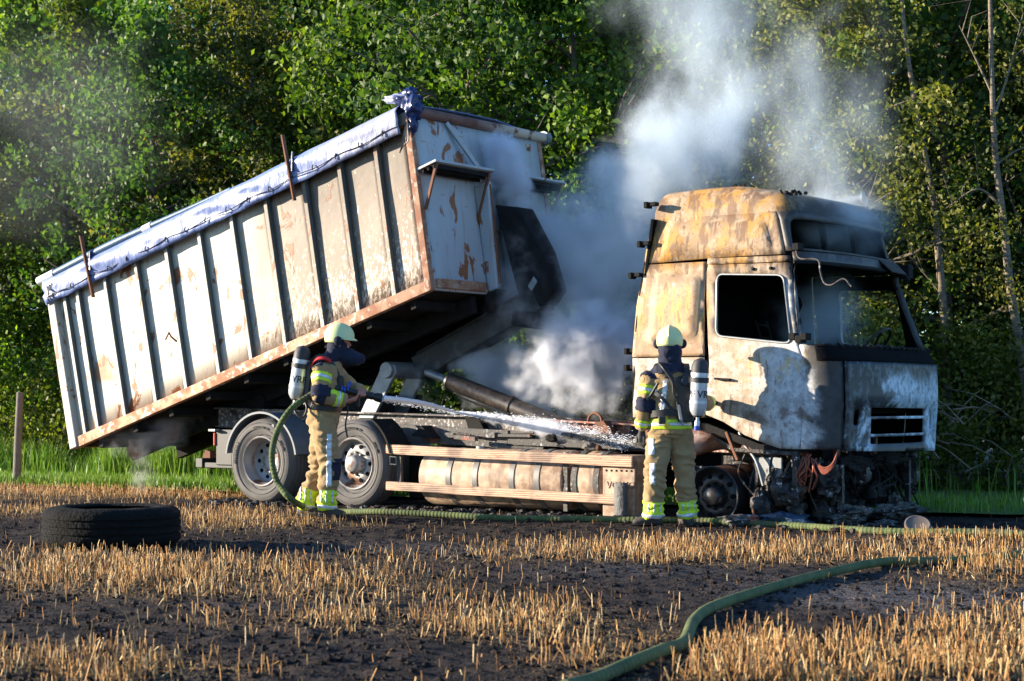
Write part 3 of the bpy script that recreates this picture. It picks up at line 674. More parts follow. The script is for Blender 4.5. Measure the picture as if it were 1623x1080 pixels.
def roundp(poly, r, n=4):
    out = []; m = len(poly)
    for i in range(m):
        p0, p1, p2 = [Vector(poly[(i + k) % m]) for k in (-1, 0, 1)]
        a = p1 + (p0 - p1).normalized() * min(r, (p0 - p1).length * .45); b = p1 + (p2 - p1).normalized() * min(r, (p2 - p1).length * .45)
        for k in range(n + 1):
            t = k / n; out.append(tuple((a * (1 - t) ** 2 + p1 * 2 * t * (1 - t) + b * t * t)[:2]))
    return out
def inpoly(x, y, poly):
    c = False; j = len(poly) - 1
    for i in range(len(poly)):
        if (poly[i][1] > y) != (poly[j][1] > y) and x < (poly[j][0] - poly[i][0]) * (y - poly[i][1]) / (poly[j][1] - poly[i][1]) + poly[i][0]: c = not c
        j = i
    return c
def skin(name, outline, holes, mat, parent, thick=.028, st=.07, off=0.0, emboss=None, pt=skin_pt, lip=True):
    rings = [dens(outline, st)] + [dens(h, st) for h in holes]
    vs, es = [], []
    for r in rings:
        b = len(vs); vs += [Vector(p) for p in r]; es += [(b + i, b + (i + 1) % len(r)) for i in range(len(r))]
    xs_ = [p[0] for p in outline]; zs_ = [p[1] for p in outline]
    emb_rings = []
    if emboss: emb_rings = [dens(emboss[0], .03), dens(emboss[1], .03)]
    for r in emb_rings:
        b = len(vs); vs += [Vector(p) for p in r]; es += [(b + i, b + (i + 1) % len(r)) for i in range(len(r))]
    ring_all = [p for r in rings + emb_rings for p in r]
    x = min(xs_) + st / 2
    while x < max(xs_):
        z = min(zs_) + st / 2
        while z < max(zs_):
            if inpoly(x, z, outline) and not any(inpoly(x, z, h) for h in holes) and min((x - p[0]) ** 2 + (z - p[1]) ** 2 for p in ring_all) > (st * .45) ** 2: vs.append(Vector((x, z)))
            z += st
        x += st
    V, E, Fc, *_ = delaunay_2d_cdt(vs, es, [], 0, 1e-5)
    fs = []
    for f in Fc:
        cx = sum(V[i][0] for i in f) / len(f); cz = sum(V[i][1] for i in f) / len(f)
        if inpoly(cx, cz, outline) and not any(inpoly(cx, cz, h) for h in holes): fs.append(f)
    pts = []; mid = [((p[0] + q[0]) / 2, (p[1] + q[1]) / 2) for p, q in zip(emboss[0], emboss[1])] if emboss else None
    for v in V:
        o_ = off
        if emboss and inpoly(v[0], v[1], mid): o_ += emboss[2]
        pts.append(pt(v[0], v[1], o_))
    me = bpy.data.meshes.new(name); me.from_pydata([tuple(p) for p in pts], [], [tuple(f) for f in fs])
    b = bmesh.new(); b.from_mesh(me)
    for v in [v for v in b.verts if not v.link_faces]: b.verts.remove(v)
    bmesh.ops.recalc_face_normals(b, faces=b.faces)
    # normals outwards from the cab centre
    s = sum((f.normal.dot(f.calc_center_median() - Vector((0, 1.25, 1.8))) for f in b.faces))
    if s < 0: bmesh.ops.reverse_faces(b, faces=b.faces)
    b.to_mesh(me); b.free()
    o = link_mesh(name, me, [mat, M['interior']], parent); o['org'] = [0, 0, 0]
    md = o.modifiers.new('sol', 'SOLIDIFY'); md.material_offset = 1; md.thickness = thick; md.offset = -1
    me.polygons.foreach_set('use_smooth', [True] * len(me.polygons)); me.set_sharp_from_angle(angle=R(50))
    return o
def ins(poly, d):
    cx = sum(p[0] for p in poly) / len(poly); cz = sum(p[1] for p in poly) / len(poly)
    w = max(p[0] for p in poly) - min(p[0] for p in poly); h = max(p[1] for p in poly) - min(p[1] for p in poly)
    return [(cx + (p[0] - cx) * (1 - 2 * d / w), cz + (p[1] - cz) * (1 - 2 * d / h)) for p in poly]
g = .006
def P_(lst, left=False): return [pu(u, z, left) for u, z in lst]
for left in (False, True):
    er = roundp(P_([(-.77, 1.80), (-.20, 1.86), (-.17, 2.50), (-.70, 2.56)], left), .09)
    skin('sleeper_side_panel', P_([(-.96, 1.675 + g), (-.115, 1.675 + g), (-.115, 2.635), (-.86, 2.635)], left), [], M['cab'], truck, emboss=(er, ins(er, .030), .026))
    skin('locker_door', P_([(-.955, 1.06), (-.115, 1.06), (-.115, 1.675 - g), (-.955, 1.675 - g)], left), [], M['cab'], truck)
    win = roundp(P_([(.03, 1.88), (.87, 1.785), (.765, 2.46), (.012, 2.50)] if not left else [(.20, 1.85), (.98, 1.80), (.86, 2.43), (.20, 2.45)], left), .085)
    outl = P_([(-.10, 1.09), (.10, 1.02), (.353, .885), (.60, .80), (.738, .760), (.945, .755)] + ([(.945, 1.78), (.885, 2.2), (.82, 2.585)] if not left else [(.95, 1.70), (1.03, 1.79), (.985, 2.2), (.905, 2.585)]) + [(-.10, 2.60)], left)
    dr = skin('door', outl, [win], M['cab'], truck)
    # window frame strip
    wm = MB(); pr = [skin_pt(p[0], p[1], .008) for p in win]; wm.tube(pr + [pr[0], pr[1]], .011, 6, False); fr = wm.build('window_frame', M['grey_steel'], dr, smooth=60)
    hd = MB()
    for k in (.42, .62): q0 = skin_pt(*pu(k, 2.535, left), .0); hd.lathe([(-.01, .017), (.02, .017), (.024, .01)], q0, (0, 1 if left else -1, 0), 10)
    hd.beam(skin_pt(*pu(.03, 1.45, left), .02), skin_pt(*pu(.20, 1.44, left), .02), .05, .02); hd.build('handle', M['charred'], dr)
    skin('door_top_rail', P_([(-.10, 2.605), (.80, 2.595), (.79, 2.655), (-.10, 2.665)], left), [], M['cab'], truck, off=.014)
    e2 = roundp(P_([(-.66, 2.74), (.62, 2.72), (.50, 3.03), (-.58, 3.07)], left), .08)
    skin('roof_side_panel', [pu(-.86, 2.645, left), pu(.0, 2.672, left)] + [((LT - p) if left else p, z) for p, z in ((LS - .02, 2.672), (LS + .03, 2.672), (LS + .04, 2.9), (LS + .04, 3.105))] + [pu(-.80, 3.105, left)], [], M['cab'], truck, emboss=(e2, ins(e2, .028), .022))
    # corner panel and windscreen pillar
    cp = [((LT - p) if left else p, z) for p, z in ((LS - .16, .757), (LS + LC * .72, .757), (LS + LC * .74, 1.60), (LS + LC * .74, 1.76), (LS + .02, 1.775), (LS - .06, 1.775), (LS - .15, 1.70))]
    cp[0] = pu(.957, .757, left); cp[-1] = pu(.957, 1.70, left); cp[-2] = pu(.957 if not left else 1.04, 1.775, left)
    if left: cp[-3] = (cp[-2][0] - .02, 1.775)
    skin('corner_panel', cp, [], M['cab'], truck)
    pl = [pu(.957, 1.785, left), pu(.905, 2.2, left), pu(.835, 2.585, left)] if not left else [pu(1.045, 1.785, left), pu(1.0, 2.2, left), pu(.92, 2.585, left)] + [((LT - p) if left else p, z) for p, z in ((LS + LC * (.30 if not left else .60), 2.585), (LS + LC * (.24 if not left else .52), 2.2), (LS + LC * (.22 if not left else .45), 1.785))]
    skin('windscreen_pillar', pl, [], M['cab'], truck, thick=.07)
# nose: front panel with grille opening and slots
def F_(lst): return [pw_(w, z) for w, z in lst]
a0 = LS + LC * .77
gr = roundp(F_([(.60, .80), (1.92, .80), (1.92, 1.15), (.60, 1.16)]), .03)
sl1 = roundp(F_([(.30, .99), (.40, .99), (.42, 1.14), (.30, 1.14)]), .02)
sl2 = roundp(F_([(2.09, .93), (2.19, .93), (2.19, 1.09), (2.09, 1.09)]), .02)
npn = skin('front_panel', [(a0, .74), (LT - a0, .70), (LT - a0, 1.61), (a0, 1.61)], [gr, sl1, sl2], M['cabfront'], truck, off=.03, emboss=(roundp(F_([(.24, .78), (2.26, .76), (2.26, 1.20), (.24, 1.22)]), .04), roundp(F_([(.26, .80), (2.24, .78), (2.24, 1.18), (.26, 1.20)]), .04), -.02))
for z in (1.06, .885):
    b = MB(); b.tube([skin_pt(*pw_(w, z), -.01) for w in np.linspace(.6, 1.92, 8)], .016, 6); b.build('grille_bar', M['cabfront'], truck, smooth=60)
skin('cowl_panel', [(a0 - .25, 1.60 if 0 else 1.615), (LT - a0 + .25, 1.615), (LT - a0 + .22, 1.755), (LT / 2, 1.74), (a0 - .22, 1.765)], [], M['interior'], truck, off=.012)
b = MB(); b.box(-.85, 1.22, .12, 2.38, 1.10, 1.16); b.build('cab_floor', M['interior'], truck)
b = MB(); b.prism([(.92, 1.2), (1.25, 1.2), (1.28, 1.66), (1.02, 1.74), (.80, 1.62), (.78, 1.4)], .12, 2.38); b.build('dashboard', M['interior'], truck, bevel=.03)
hp = LS + LC * .30
skin('windscreen_header', [(hp, 2.59), (LT / 2, 2.575), (LT - hp, 2.59), (LT - hp, 2.70), (hp, 2.69)], [], M['cabfront'], truck, thick=.06, off=.02)
b = MB(); b.tube([skin_pt(p, 2.585, .045) for p in np.linspace(hp, LT - hp, 14)], .018, 6); b.build('header_rim', M['charred'], truck, smooth=60)
vis = roundp([(LS + .12, 2.725), (LT - LS - .12, 2.725), (LT - LS - .14, 3.03), (LS + .14, 3.03)], .07)
skin('roof_front_panel', [(LS + .048, 2.705), (LT - LS - .048, 2.705), (LT - LS - .048, 3.105), (LS + .048, 3.105)], [vis], M['cabfront'], truck, thick=.04)
b = MB(); b.box(.35, .38, .35, 2.15, 2.66, 3.1); b.box(-.8, .95, .2, 2.3, 2.60, 2.63); b.build('roof_shelf', M['interior'], truck)
for w in (.9, 1.6): b = MB(); b.beam((.80, w, 2.7), (.74, w, 3.06), .05, .05); b.build('visor_strut', M['charred'], truck)
# roof cap
vs, fs = [], []; NP = 72; ring = [skin_pt(LT * i / (NP - 1), 3.10) for i in range(NP)]
back = [Vector((-.78, 2.36 - (2.22) * k / 13, 3.10)) for k in range(1, 13)]; ring += back; NR = len(ring)
c0 = Vector((.0, 1.25, 0))
def roof_z(u, w): return 3.43 - .20 * max(0, u - .05) ** 1.4 / .9 - .035 * ((w - 1.25) / 1.1) ** 2 - .05 * max(0, -.3 - u)
lv = [(0, 0, 0)] + [(a, .20 * (1 - math.cos(R(a))), math.sin(R(a))) for a in (15, 30, 45, 60, 75, 90)]
rows = []
for a, inset, hh in lv:
    row = []
    for p in ring:
        d = (Vector((p.x, p.y, 0)) - c0); L = d.length; q2 = c0 + d * (1 - inset / L); z = lerp(3.10, roof_z(q2.x, q2.y), hh) + .006 * noise.noise(Vector((q2.x * 3, q2.y * 3, 0))) * hh
        row.append((q2.x, q2.y, z))
    rows.append(row)
for s in (.75, .5, .25):
    row = []
    for p in rows[6]: x, y = c0.x + (p[0] - c0.x) * s, c0.y + (p[1] - c0.y) * s; row.append((x, y, roof_z(x, y) + .01 * noise.noise(Vector((x * 3, y * 3, 0)))))
    rows.append(row)
for r in rows: vs += r
for j in range(len(rows) - 1):
    for i in range(NR): a, b2 = j * NR + i, j * NR + (i + 1) % NR; fs.append((a, b2, b2 + NR, a + NR))
vs.append((0, 1.25, roof_z(0, 1.25))); cidx = len(vs) - 1
fs += [((len(rows) - 1) * NR + i, (len(rows) - 1) * NR + (i + 1) % NR, cidx) for i in range(NR)]
b = MB(); b.add(vs, fs); rf = b.build('roof', M['cab'], truck, smooth=60)
b = MB()
for u, w, r in ((.02, .35, .03), (.62, .30, .025), (.70, .34, .02)):
    for k in range(4): b.beam((u + .05 * k, w, roof_z(u, w) - .01), (u + .05 * k + random.uniform(-.04, .04), w + random.uniform(-.02, .02), roof_z(u, w) + random.uniform(.005, .028)), .03, .02)
tag(b.build('roof_debris', M['charred'], truck), kind='stuff')
b = MB(); b.lathe([(0, .045), (.30, .045), (.32, .075), (.335, .078), (.34, .06)], (.36, 1.98, 3.36), (1, .15, .12), 16); b.build('air_horn', M['grey_steel'], truck, smooth=40)
b = MB(); b.prism([(-.955, 1.06), (-.93, 1.06), (-.87, 2.3), (-.78, 2.8), (-.74, 3.1), (-.77, 3.1), (-.82, 2.75), (-.905, 2.2)], .06, 2.44); b.build('back_wall', M['interior'], truck)
# brackets on the rear edge
for (px, py) in ((1033, 324), (1022, 386), (1008, 436), (1001, 556), (1001, 582)):
    c = UZ(px, py, .05); b = MB(); b.box(c.x - .05, c.x + .06, .02, .10, c.z - .02, c.z + .02); b.box(c.x - .07, c.x - .03, .0, .11, c.z - .04, c.z + .025); b.build('rear_bracket', M['charred'], truck, bevel=.006)
b = MB(); b.tube([(interp(z, Z_UR) - .012, interp(z, Z_W) + .01, z) for z in (1.06, 1.5, 2.0, 2.4, 2.75, 3.1)], .014, 6); b.build('rear_edge_seal', M['charred'], truck)
# mirror arm leftovers and wiper arms
b = MB(); b.tube(spline([UZ(1262, 398, .05), UZ(1268, 410, -.02), UZ(1296, 412, -.03), UZ(1300, 430, -.05), UZ(1306, 448, -.06), UZ(1318, 452, -.08), UZ(1337, 442, -.10), UZ(1350, 455, -.12)], 5), .010, 8); b.build('mirror_arm', M['burnt'], truck, smooth=60)
for (px, py) in ((1268, 392), (1262, 534), (1272, 538), (1280, 534)): b = MB(); c = UZ(px, py, .02); b.box(c.x - .04, c.x + .03, -.07, .05, c.z - .035, c.z + .035); b.build('mirror_bracket', M['charred'], truck, bevel=.01)
b = MB(); b.beam(skin_pt(LT - LS - LC, 2.66, .02), skin_pt(LT - LS - LC, 2.50, .12), .06, .05); b.build('mirror_stay', M['charred'], truck); b = MB(); b.box(.86, 1.02, 2.44, 2.56, 2.55, 2.70); b.build('mirror_bracket', M['charred'], truck, bevel=.01)
b = MB(); b.add([skin_pt(LT / 2 + .38, 2.70, .03), skin_pt(LT / 2 + .95, 2.70, .03), skin_pt(LT / 2 + .95, 2.57, .14), skin_pt(LT / 2 + .42, 2.57, .14)], [(0, 1, 2, 3)]); vp = b.build('sun_visor_piece', M['cabfront'], truck); md = vp.modifiers.new('s', 'SOLIDIFY'); md.thickness = .012
b = MB(); b.lathe([(math.sin(2 * math.pi * k / 10) * .014, .225 + math.cos(2 * math.pi * k / 10) * .014) for k in range(10)], (.86, 1.93, 1.82), (.75, 0, -.65), 32, closed=True)
for a in (0, 2.1, 4.2): b.beam((.86, 1.93, 1.82), Vector((.86, 1.93, 1.82)) + Vector((.65 * math.sin(a), math.cos(a), .75 * math.sin(a))) * .215, .018, .018)
b.build('steering_wheel', M['black'], truck, smooth=40)
for w0 in (.35, 1.65):
    b = MB(); b.tube([(-.2, w0 + .25, 1.45), (-.42, w0 + .25, 2.1)], .02, 6); b.tube([(-.2, w0, 1.45), (-.42, w0, 2.1)], .02, 6)
    for k in range(5): z = 1.5 + k * .14; b.tube([(-.22 - .3 * (z - 1.5) * 1.0, w0, z), (-.22 - .3 * (z - 1.5), w0 + .25, z)], .009, 5)
    b.box(-.25, .25, w0 - .02, w0 + .28, 1.38, 1.42); b.build('seat_frame', M['charred'], truck)
b = MB(); z0 = [skin_pt(p, 1.75 + .02 * abs(math.sin(p * 23)) + .012 * math.sin(p * 61), .01) for p in np.linspace(a0 - .2, LT - a0 + .2, 60)]
b.tube(z0, .014, 5); b.build('windscreen_remnant', M['charred'], truck)

# ------------------------------------------------------------------ wheels
TP = [(.0, .30), (-.01, .33), (-.025, .36), (-.035, .41), (-.028, .455), (-.005, .49), (.03, .508), (.055, .514), (.06, .503), (.072, .503), (.077, .515), (.12, .517), (.125, .504), (.14, .504), (.145, .517), (.18, .517), (.185, .504), (.2, .504), (.205, .515), (.25, .512), (.285, .49), (.305, .45), (.305, .38), (.28, .30)]
def arc_text(s, rad, size, a0, mat, name, parent, y=-.036, extr=.004):
    cu = bpy.data.curves.new(name, 'FONT'); cu.body = s; cu.size = size; cu.align_x = 'CENTER'; cu.extrude = extr
    o = bpy.data.objects.new(name, cu); scene.collection.objects.link(o); dg = bpy.context.evaluated_depsgraph_get(); dg.update()
    me = bpy.data.meshes.new_from_object(o.evaluated_get(dg)); bpy.data.objects.remove(o)
    for v in me.vertices:
        a = a0 - v.co.x / rad; r = rad + v.co.y
        v.co = Vector((math.cos(a) * r, y + .004 * (0) - v.co.z, math.sin(a) * r))
    me.materials.clear(); return link_mesh(name, me, mat, parent)
def wheel(u, w, style, burnt=False):
    """hub axis along truck width; local origin at the wheel centre"""
    e = empty('wheel', (u, w, .505 if not burnt else .27)); e.parent = truck; e['org'] = [0, 0, 0]
    rp = None
    if not burnt:
        b = MB(); b.lathe(TP, (0, 0, 0), n=56, closed=True)
        # sidewall rings
        for rr in (.335, .395, .47): b.lathe([(-.034 - .004 + math.sin(k) * .004, rr + math.cos(k) * .004) for k in np.linspace(0, 6.28, 6, endpoint=False)], (0, 0, 0), n=56, closed=True)
        ty = b.build('tyre', M['tyre'], e, smooth=40)
        for s_, a_, sz in (('295/80R22.5', 2.9, .052), ('152/148M', .5, .035), ('REGIONAL D+', 1.5, .04)): arc_text(s_, .40, sz, a_, M['tyre_text'], 'tyre_lettering', e, -.042)
    if style == 'deep':
        rim = [(-.012, .305), (-.018, .295), (-.012, .283), (.02, .280), (.05, .262), (.14, .252), (.165, .22), (.17, .17), (.168, .12), (.16, .10), (.165, .08), (.17, 0)]
    else:
        rim = [(-.012, .305), (-.018, .295), (-.012, .283), (.02, .278), (.05, .255), (.085, .245), (.055, .20), (.045, .15), (.06, .12), (.02, .105), (-.03, .095), (-.045, .08), (-.05, 0)]
    b = MB(); b.lathe(rim, n=48, cap0=False); b.lathe([(.0, .302), (.28, .302), (.28, .285), (.0, .285)], n=40, closed=True)
    ro = b.build('rim', M['rim'] if not burnt else M['rim_burnt'], e, smooth=45)
    yy = .162 if style == 'deep' else .045; yh = .168 if style == 'deep' else .054
    b = MB()
    for k in range(10):
        a = 2 * math.pi * k / 10; b.lathe([(-.004, .001), (-.004, .026), (.02, .027)], (math.cos(a) * .20, yh, math.sin(a) * .20), n=12)
    tag(b.build('hand_hole', M['interior'], e), kind='stuff')
    b = MB()
    for k in range(10):
        a = 2 * math.pi * (k + .5) / 10; b.lathe([(-.028, .001), (-.028, .012), (.01, .014)], (math.cos(a) * .13, yy, math.sin(a) * .13), n=6)
    tag(b.build('wheel_nut', M['rim'] if not burnt else M['charred'], e), kind='stuff')
    return e
wheel(-6.22, .0, 'deep'); wheel(-4.76, .0, 'hub')
for (u, w) in ((-6.22, 2.5), (-4.76, 2.5)): e = wheel(u, w, 'hub'); e.rotation_euler = (0, 0, math.pi)
fw = wheel(-.02, .02, 'hub', True); e = wheel(-.02, .36, 'deep', True); e.location.z = .28
e = wheel(-.02, 2.45, 'hub', True); e.rotation_euler = (0, 0, math.pi)
# inner dual on the drive axle
b = MB(); b.lathe([(h, r) for h, r in TP], (-6.22, .33, .505), n=40, closed=True); b.build('inner_tyre', M['tyre'], truck, smooth=40)

# ------------------------------------------------------------------ chassis
rr0 = random.Random(11)
for w in (.78, 1.66):
    b = MB()
    b.beam((-7.7, w, 1.02), (-3.6, w, .93), .07, .24); b.beam((-3.6, w, .93), (1.0, w, .76), .07, .24); b.beam((-7.7, w - .045, 1.14), (-3.6, w - .045, 1.055), .16, .02); b.beam((-3.6, w - .045, 1.055), (-.95, w - .045, .955), .16, .02)
    b.beam((-7.7, w - .03, .91), (-1., w - .03, .69), .13, .015)
    b.build('chassis_rail', M['frame'], truck, bevel=.004)
for u in (-7.6, -6.9, -5.5, -3.9, -2.6, -1.4): b = MB(); z = interp(u, [(-7.7, 1.0), (-1, .83)]); b.box(u - .06, u + .06, .82, 1.62, z - .08, z + .06); b.build('cross_member', M['charred'], truck, bevel=.005)
# subframe rail with rust patches and foam
b = MB(); b.beam((-4.6, .50, .86), (-2.9, .50, .80), .05, .20); b.beam((-2.9, .50, .80), (-1.0, .50, .76), .05, .12); b.build('side_member', M['foam'], truck, bevel=.005)
b = MB(); b.prism([(-3.62, 1.06), (-3.42, 1.03), (-3.3, .83), (-3.36, .72), (-3.5, .72)], .62, .72); b.build('gusset_plate', M['charred'], truck)
b = MB(); b.prism([(-4.15, .83), (-4.0, .95), (-3.85, .80)], .30, .5); b.build('gusset_plate', M['charred'], truck)
for px in (720, 785, 905):
    c = UZ(px, 690, .45); b = MB(); b.box(c.x - .10, c.x + .03, .40, .50, c.z - .03, c.z + .03); b.box(c.x + .0, c.x + .5, .42, .47, c.z - .02, c.z + .015); b.build('mounting_bracket', M['foam'], truck, bevel=.006)
for k in range(16):
    u = rr0.uniform(-4.2, -1.2); w = rr0.uniform(.25, .62); z = interp(u, [(-4.2, .80), (-1.2, .72)]) + rr0.uniform(-.02, .12); l_ = rr0.uniform(.1, .55)
    b = MB()
    if k % 3 == 0: b.tube([(u, w, z), (u + l_, w + rr0.uniform(-.03, .03), z + rr0.uniform(-.03, .03))], rr0.uniform(.012, .03), 8)
    elif k % 3 == 1: b.beam((u, w, z), (u + l_, w, z - .02), rr0.uniform(.03, .07), rr0.uniform(.03, .06))
    else: lump(b, (u, w, z), rr0.uniform(.04, .08), k * 3.1, (1.4, .8, .8), 8)
    b.build('chassis_fitting', M[('foam', 'charred', 'rust', 'burnt')[k % 4]], truck, smooth=40)
# lifting eye and curved bracket behind the cab
c = UZ(943, 668, .7); b = MB(); b.tube([c + Vector((.09 * math.cos(a) * (1), 0, .09 * math.sin(a))) for a in np.linspace(-.4, 3.6, 12)], .014, 8); b.build('lifting_eye', M['rust'], truck, smooth=60)
b = MB(); pb = [UZ(x, y, .62) for x, y in ((948, 670), (962, 667), (985, 700), (975, 715), (955, 690))]; b.prism([(p.x, p.z) for p in pb], .55, .70); b.build('curved_bracket', M['rust'], truck, bevel=.006)
b = MB(); b.box(-3.60, -3.40, .68, .80, 1.06, 1.11); b.build('stop_block', M['charred'], truck)
for (u0, u1, zz) in ((-3.1, -2.4, .72), (-2.3, -1.6, .68)): b = MB(); b.tube([(u0, .45, zz), (u1, .46, zz - .02)], .02, 7); b.tube([(u0 + .1, .55, zz + .06), (u1, .55, zz + .03)], .03, 7); b.build('air_pipe', M['foam'], truck)
# rear mudguards, lamp box, underrun bar
for wc, u in ((0, -6.22), (1, -4.76), (2, -6.22)):
    side = .0 if wc != 2 else 2.2
    if wc == 1: a1, a2 = 20, 80
    b = MB(); vs, fs = [], []; n = 24; a_lo, a_hi = (8, 172) if wc != 1 else (12, 60)
    for k in range(n + 1):
        a = R(lerp(a_lo, a_hi, k / n))
        for rr, y in ((.565, -.03), (.590, -.03), (.590, .34), (.565, .34)): vs.append((u + rr * math.cos(a), side + y, .515 + rr * math.sin(a)))
    for k in range(n):
        for j in range(4): fs.append((k * 4 + j, k * 4 + (j + 1) % 4, (k + 1) * 4 + (j + 1) % 4, (k + 1) * 4 + j))
    fs += [(0, 1, 2, 3), (n * 4, n * 4 + 3, n * 4 + 2, n * 4 + 1)]; b.add(vs, fs)
    b.build('mudguard', M['fender'] if wc != 1 else M['charred'], truck, smooth=40)
c1 = UZ(333, 682); b = MB(); b.box(c1.x, c1.x + .42, .10, .62, .44, .88); b.build('rear_lamp_box', M['black'], truck, bevel=.01)
b = MB(); b.box(c1.x - .03, c1.x + .0, .08, .20, .68, .84); b.build('tail_lamp', M['redlamp'], truck, bevel=.01)
b = MB(); b.box(c1.x - .05, c1.x + .06, .02, .12, .86, .885); b.build('lamp_bracket', M['grey_steel'], truck)
b = MB(); b.box(-7.45, -7.33, .10, 2.4, .40, .52); b.box(-7.4, -6.75, .12, .22, .40, .47); b.build('underrun_bar', M['black'], truck, bevel=.01)
b = MB(); b.prism([(-7.55, .45), (-7.38, .38), (-7.38, .6), (-7.46, .62)], .28, .36); b.build('rust_bracket', M['rust'], truck)
b = MB(); b.tube([UZ(434, 678, .1), UZ(446, 700, .02)], .012, 6); b.lathe([(-.02, .001), (-.02, .022), (.06, .022)], UZ(434, 676, .0), (0, 1, 0), 10); b.build('marker_lamp', M['grey_steel'], truck)
# rear roller and greyish round bosses below the container
b = MB(); b.lathe([(0, .001), (0, .10), (.2, .10), (.2, .001)], (-7.0, .75, 1.22), (0, 1, 0), 20); b.build('rear_roller', M['charred'], truck, smooth=40)

# fuel tank, air tanks, step
def dtank(u0, u1, name, mat, zc=.372, r=.325, w0=.07, nn=40, bow=.0):
    prof = [(0, .001), (0, r - .05), (.02, r - .01), (.05, r), (u1 - u0 - .05, r), (u1 - u0 - .02, r - .01), (u1 - u0, r - .05), (u1 - u0, .001)]
    b = MB(); b.lathe(prof, (u0, w0 + r, zc), (1, 0, 0), nn); return b.build(name, mat, truck, smooth=35)
tk = dtank(-3.88, -1.90, 'fuel_tank', M['tankmat'])
for px in (704, 746, 804, 844):
    u = UZ(px, 760).x; b = MB(); b.lathe([(-.035, .326), (-.035, .334), (.035, .334), (.035, .326)], (u, .395, .372), (1, 0, 0), 40, closed=True); b.build('tank_strap', M['strap'], tk, smooth=35)
b = MB(); b.lathe([(0, .001), (0, .06), (.04, .06), (.045, .001)], (-3.2, .38, .68), (0, 0, 1), 16); b.build('filler_cap', M['grey_steel'], tk, smooth=40)
at_ = dtank(-1.80, -1.40, 'air_tank', M['tankmat'], r=.32)
for u in (-1.74, -1.46): b = MB(); b.lathe([(-.035, .321), (-.035, .33), (.035, .33), (.035, .321)], (u, .39, .372), (1, 0, 0), 40, closed=True); b.build('tank_strap', M['foam'], at_, smooth=35)
b = MB(); b.beam((-1.87, .12, .05), (-1.87, .12, .68), .05, .03); b.build('tank_bracket', M['foam'], truck)
b = MB(); b.box(-4.18, -4.12, .08, .12, .22, .72); b.build('guard_bracket', M['foam'], truck)
b = MB(); b.box(-4.35, -3.9, .5, .9, .1, .7); b.build('battery_box', M['charred'], truck, bevel=.02)
stp = MB(); stp.prism([(-1.36, .02), (-.97, .02), (-.95, .60), (-.99, .66), (-1.36, .66)], .05, .40); sb = stp.build('step_cover', M['tankmat'], truck, bevel=.012)
b = MB()
for r_ in range(2):
    for k in range(6):
        b.lathe([(-.004, .001), (-.004, .012), (.01, .013)], (-1.31 + k * .062, .05, .56 - r_ * .06), (0, 1, 0), 10)
b.build('step_stud', M['charred'], sb)
def flat_text(s, size, org, ex, ez, mat, name, parent, extr=.003):
    cu = bpy.data.curves.new(name, 'FONT'); cu.body = s; cu.size = size; cu.extrude = extr
    o = bpy.data.objects.new(name, cu); scene.collection.objects.link(o); dg = bpy.context.evaluated_depsgraph_get(); dg.update()
    me = bpy.data.meshes.new_from_object(o.evaluated_get(dg)); bpy.data.objects.remove(o); ex, ez = Vector(ex), Vector(ez); nr = ez.cross(ex)
    for v in me.vertices: v.co = Vector(org) + ex * v.co.x + ez * v.co.y - nr * v.co.z
    me.materials.clear(); return link_mesh(name, me, mat, parent)
flat_text('VOLVO', .105, (-1.31, .046, .315), (1, 0, 0), (0, 0, 1), M['rail'], 'step_lettering', sb, .004)
mm = MB(); vs = []; fs = []
for k in range(9):
    z = .02 + k * .045
    for j in range(4): vs.append((-1.17 + j * .055 + .02 * noise.noise(Vector((k, j, 1))), -.02 - .035 * math.sin(j / 3 * 3.14) - .01 * noise.noise(Vector((k * 2, j, 0))), z))
for k in range(8):
    for j in range(3): a = k * 4 + j; fs.append((a, a + 1, a + 5, a + 4))
mm.add(vs, fs); o = mm.build('melted_trim', M['gritty'], truck, smooth=60); md = o.modifiers.new('s', 'SOLIDIFY'); md.thickness = .03
# guard rails
for pts in (((612, 712), (1003, 733), .055), ((612, 770), (985, 793), .05)):
    a, c = UZ(pts[0][0], pts[0][1]), UZ(pts[1][0], pts[1][1]); b = MB(); b.beam((a.x, .01, a.z), (c.x, .01, c.z), .045, pts[2] * 2)
    b.build('side_guard_rail', M['rail'], truck, bevel=.012)
b = MB(); c = UZ(618, 724); b.tube([(c.x, -.0, c.z), (c.x + .09, -.0, c.z - .005), (c.x + .09, 0, c.z - .09), (c.x, 0, c.z - .085), (c.x, 0, c.z)], .009, 4); b.build('rail_end_bracket', M['grey_steel'], truck)

# wrecked engine bay and front axle
rr = random.Random(5)
def piece(name, mat, fn, bevel=.006, sm=None): b = MB(); fn(b); return b.build(name, mat, truck, bevel=bevel, smooth=sm)
piece('engine_block', M['burnt'], lambda b: (b.box(-.4, .75, .85, 1.65, .45, 1.05), b.box(-.2, .6, .75, .86, .6, .95), b.box(-.9, -.4, .95, 1.55, .5, .9)), .02)
piece('front_axle', M['burnt'], lambda b: (b.beam((-.02, .3, .30), (-.02, 2.2, .30), .12, .10), b.beam((-.6, .62, .52), (.75, .62, .50), .09, .06), b.beam((-.6, .62, .45), (.75, .62, .43), .08, .02)), .01)
piece('brake_chamber', M['rust'], lambda b: b.lathe([(0, .001), (0, .09), (.12, .10), (.2, .06), (.2, .001)], (.35, .25, .45), (1, .2, .1), 16), 0, 40)
piece('exhaust_pipe', M['rust'], lambda b: b.tube(spline([UZ(1090, 715, .5), UZ(1120, 705, .35), UZ(1150, 700, .3), UZ(1172, 712, .35)], 6), .085, 12), 0, 60)
piece('step_bracket', M['rust'], lambda b: b.beam(UZ(1152, 685, .05), UZ(1170, 730, .05), .05, .03))
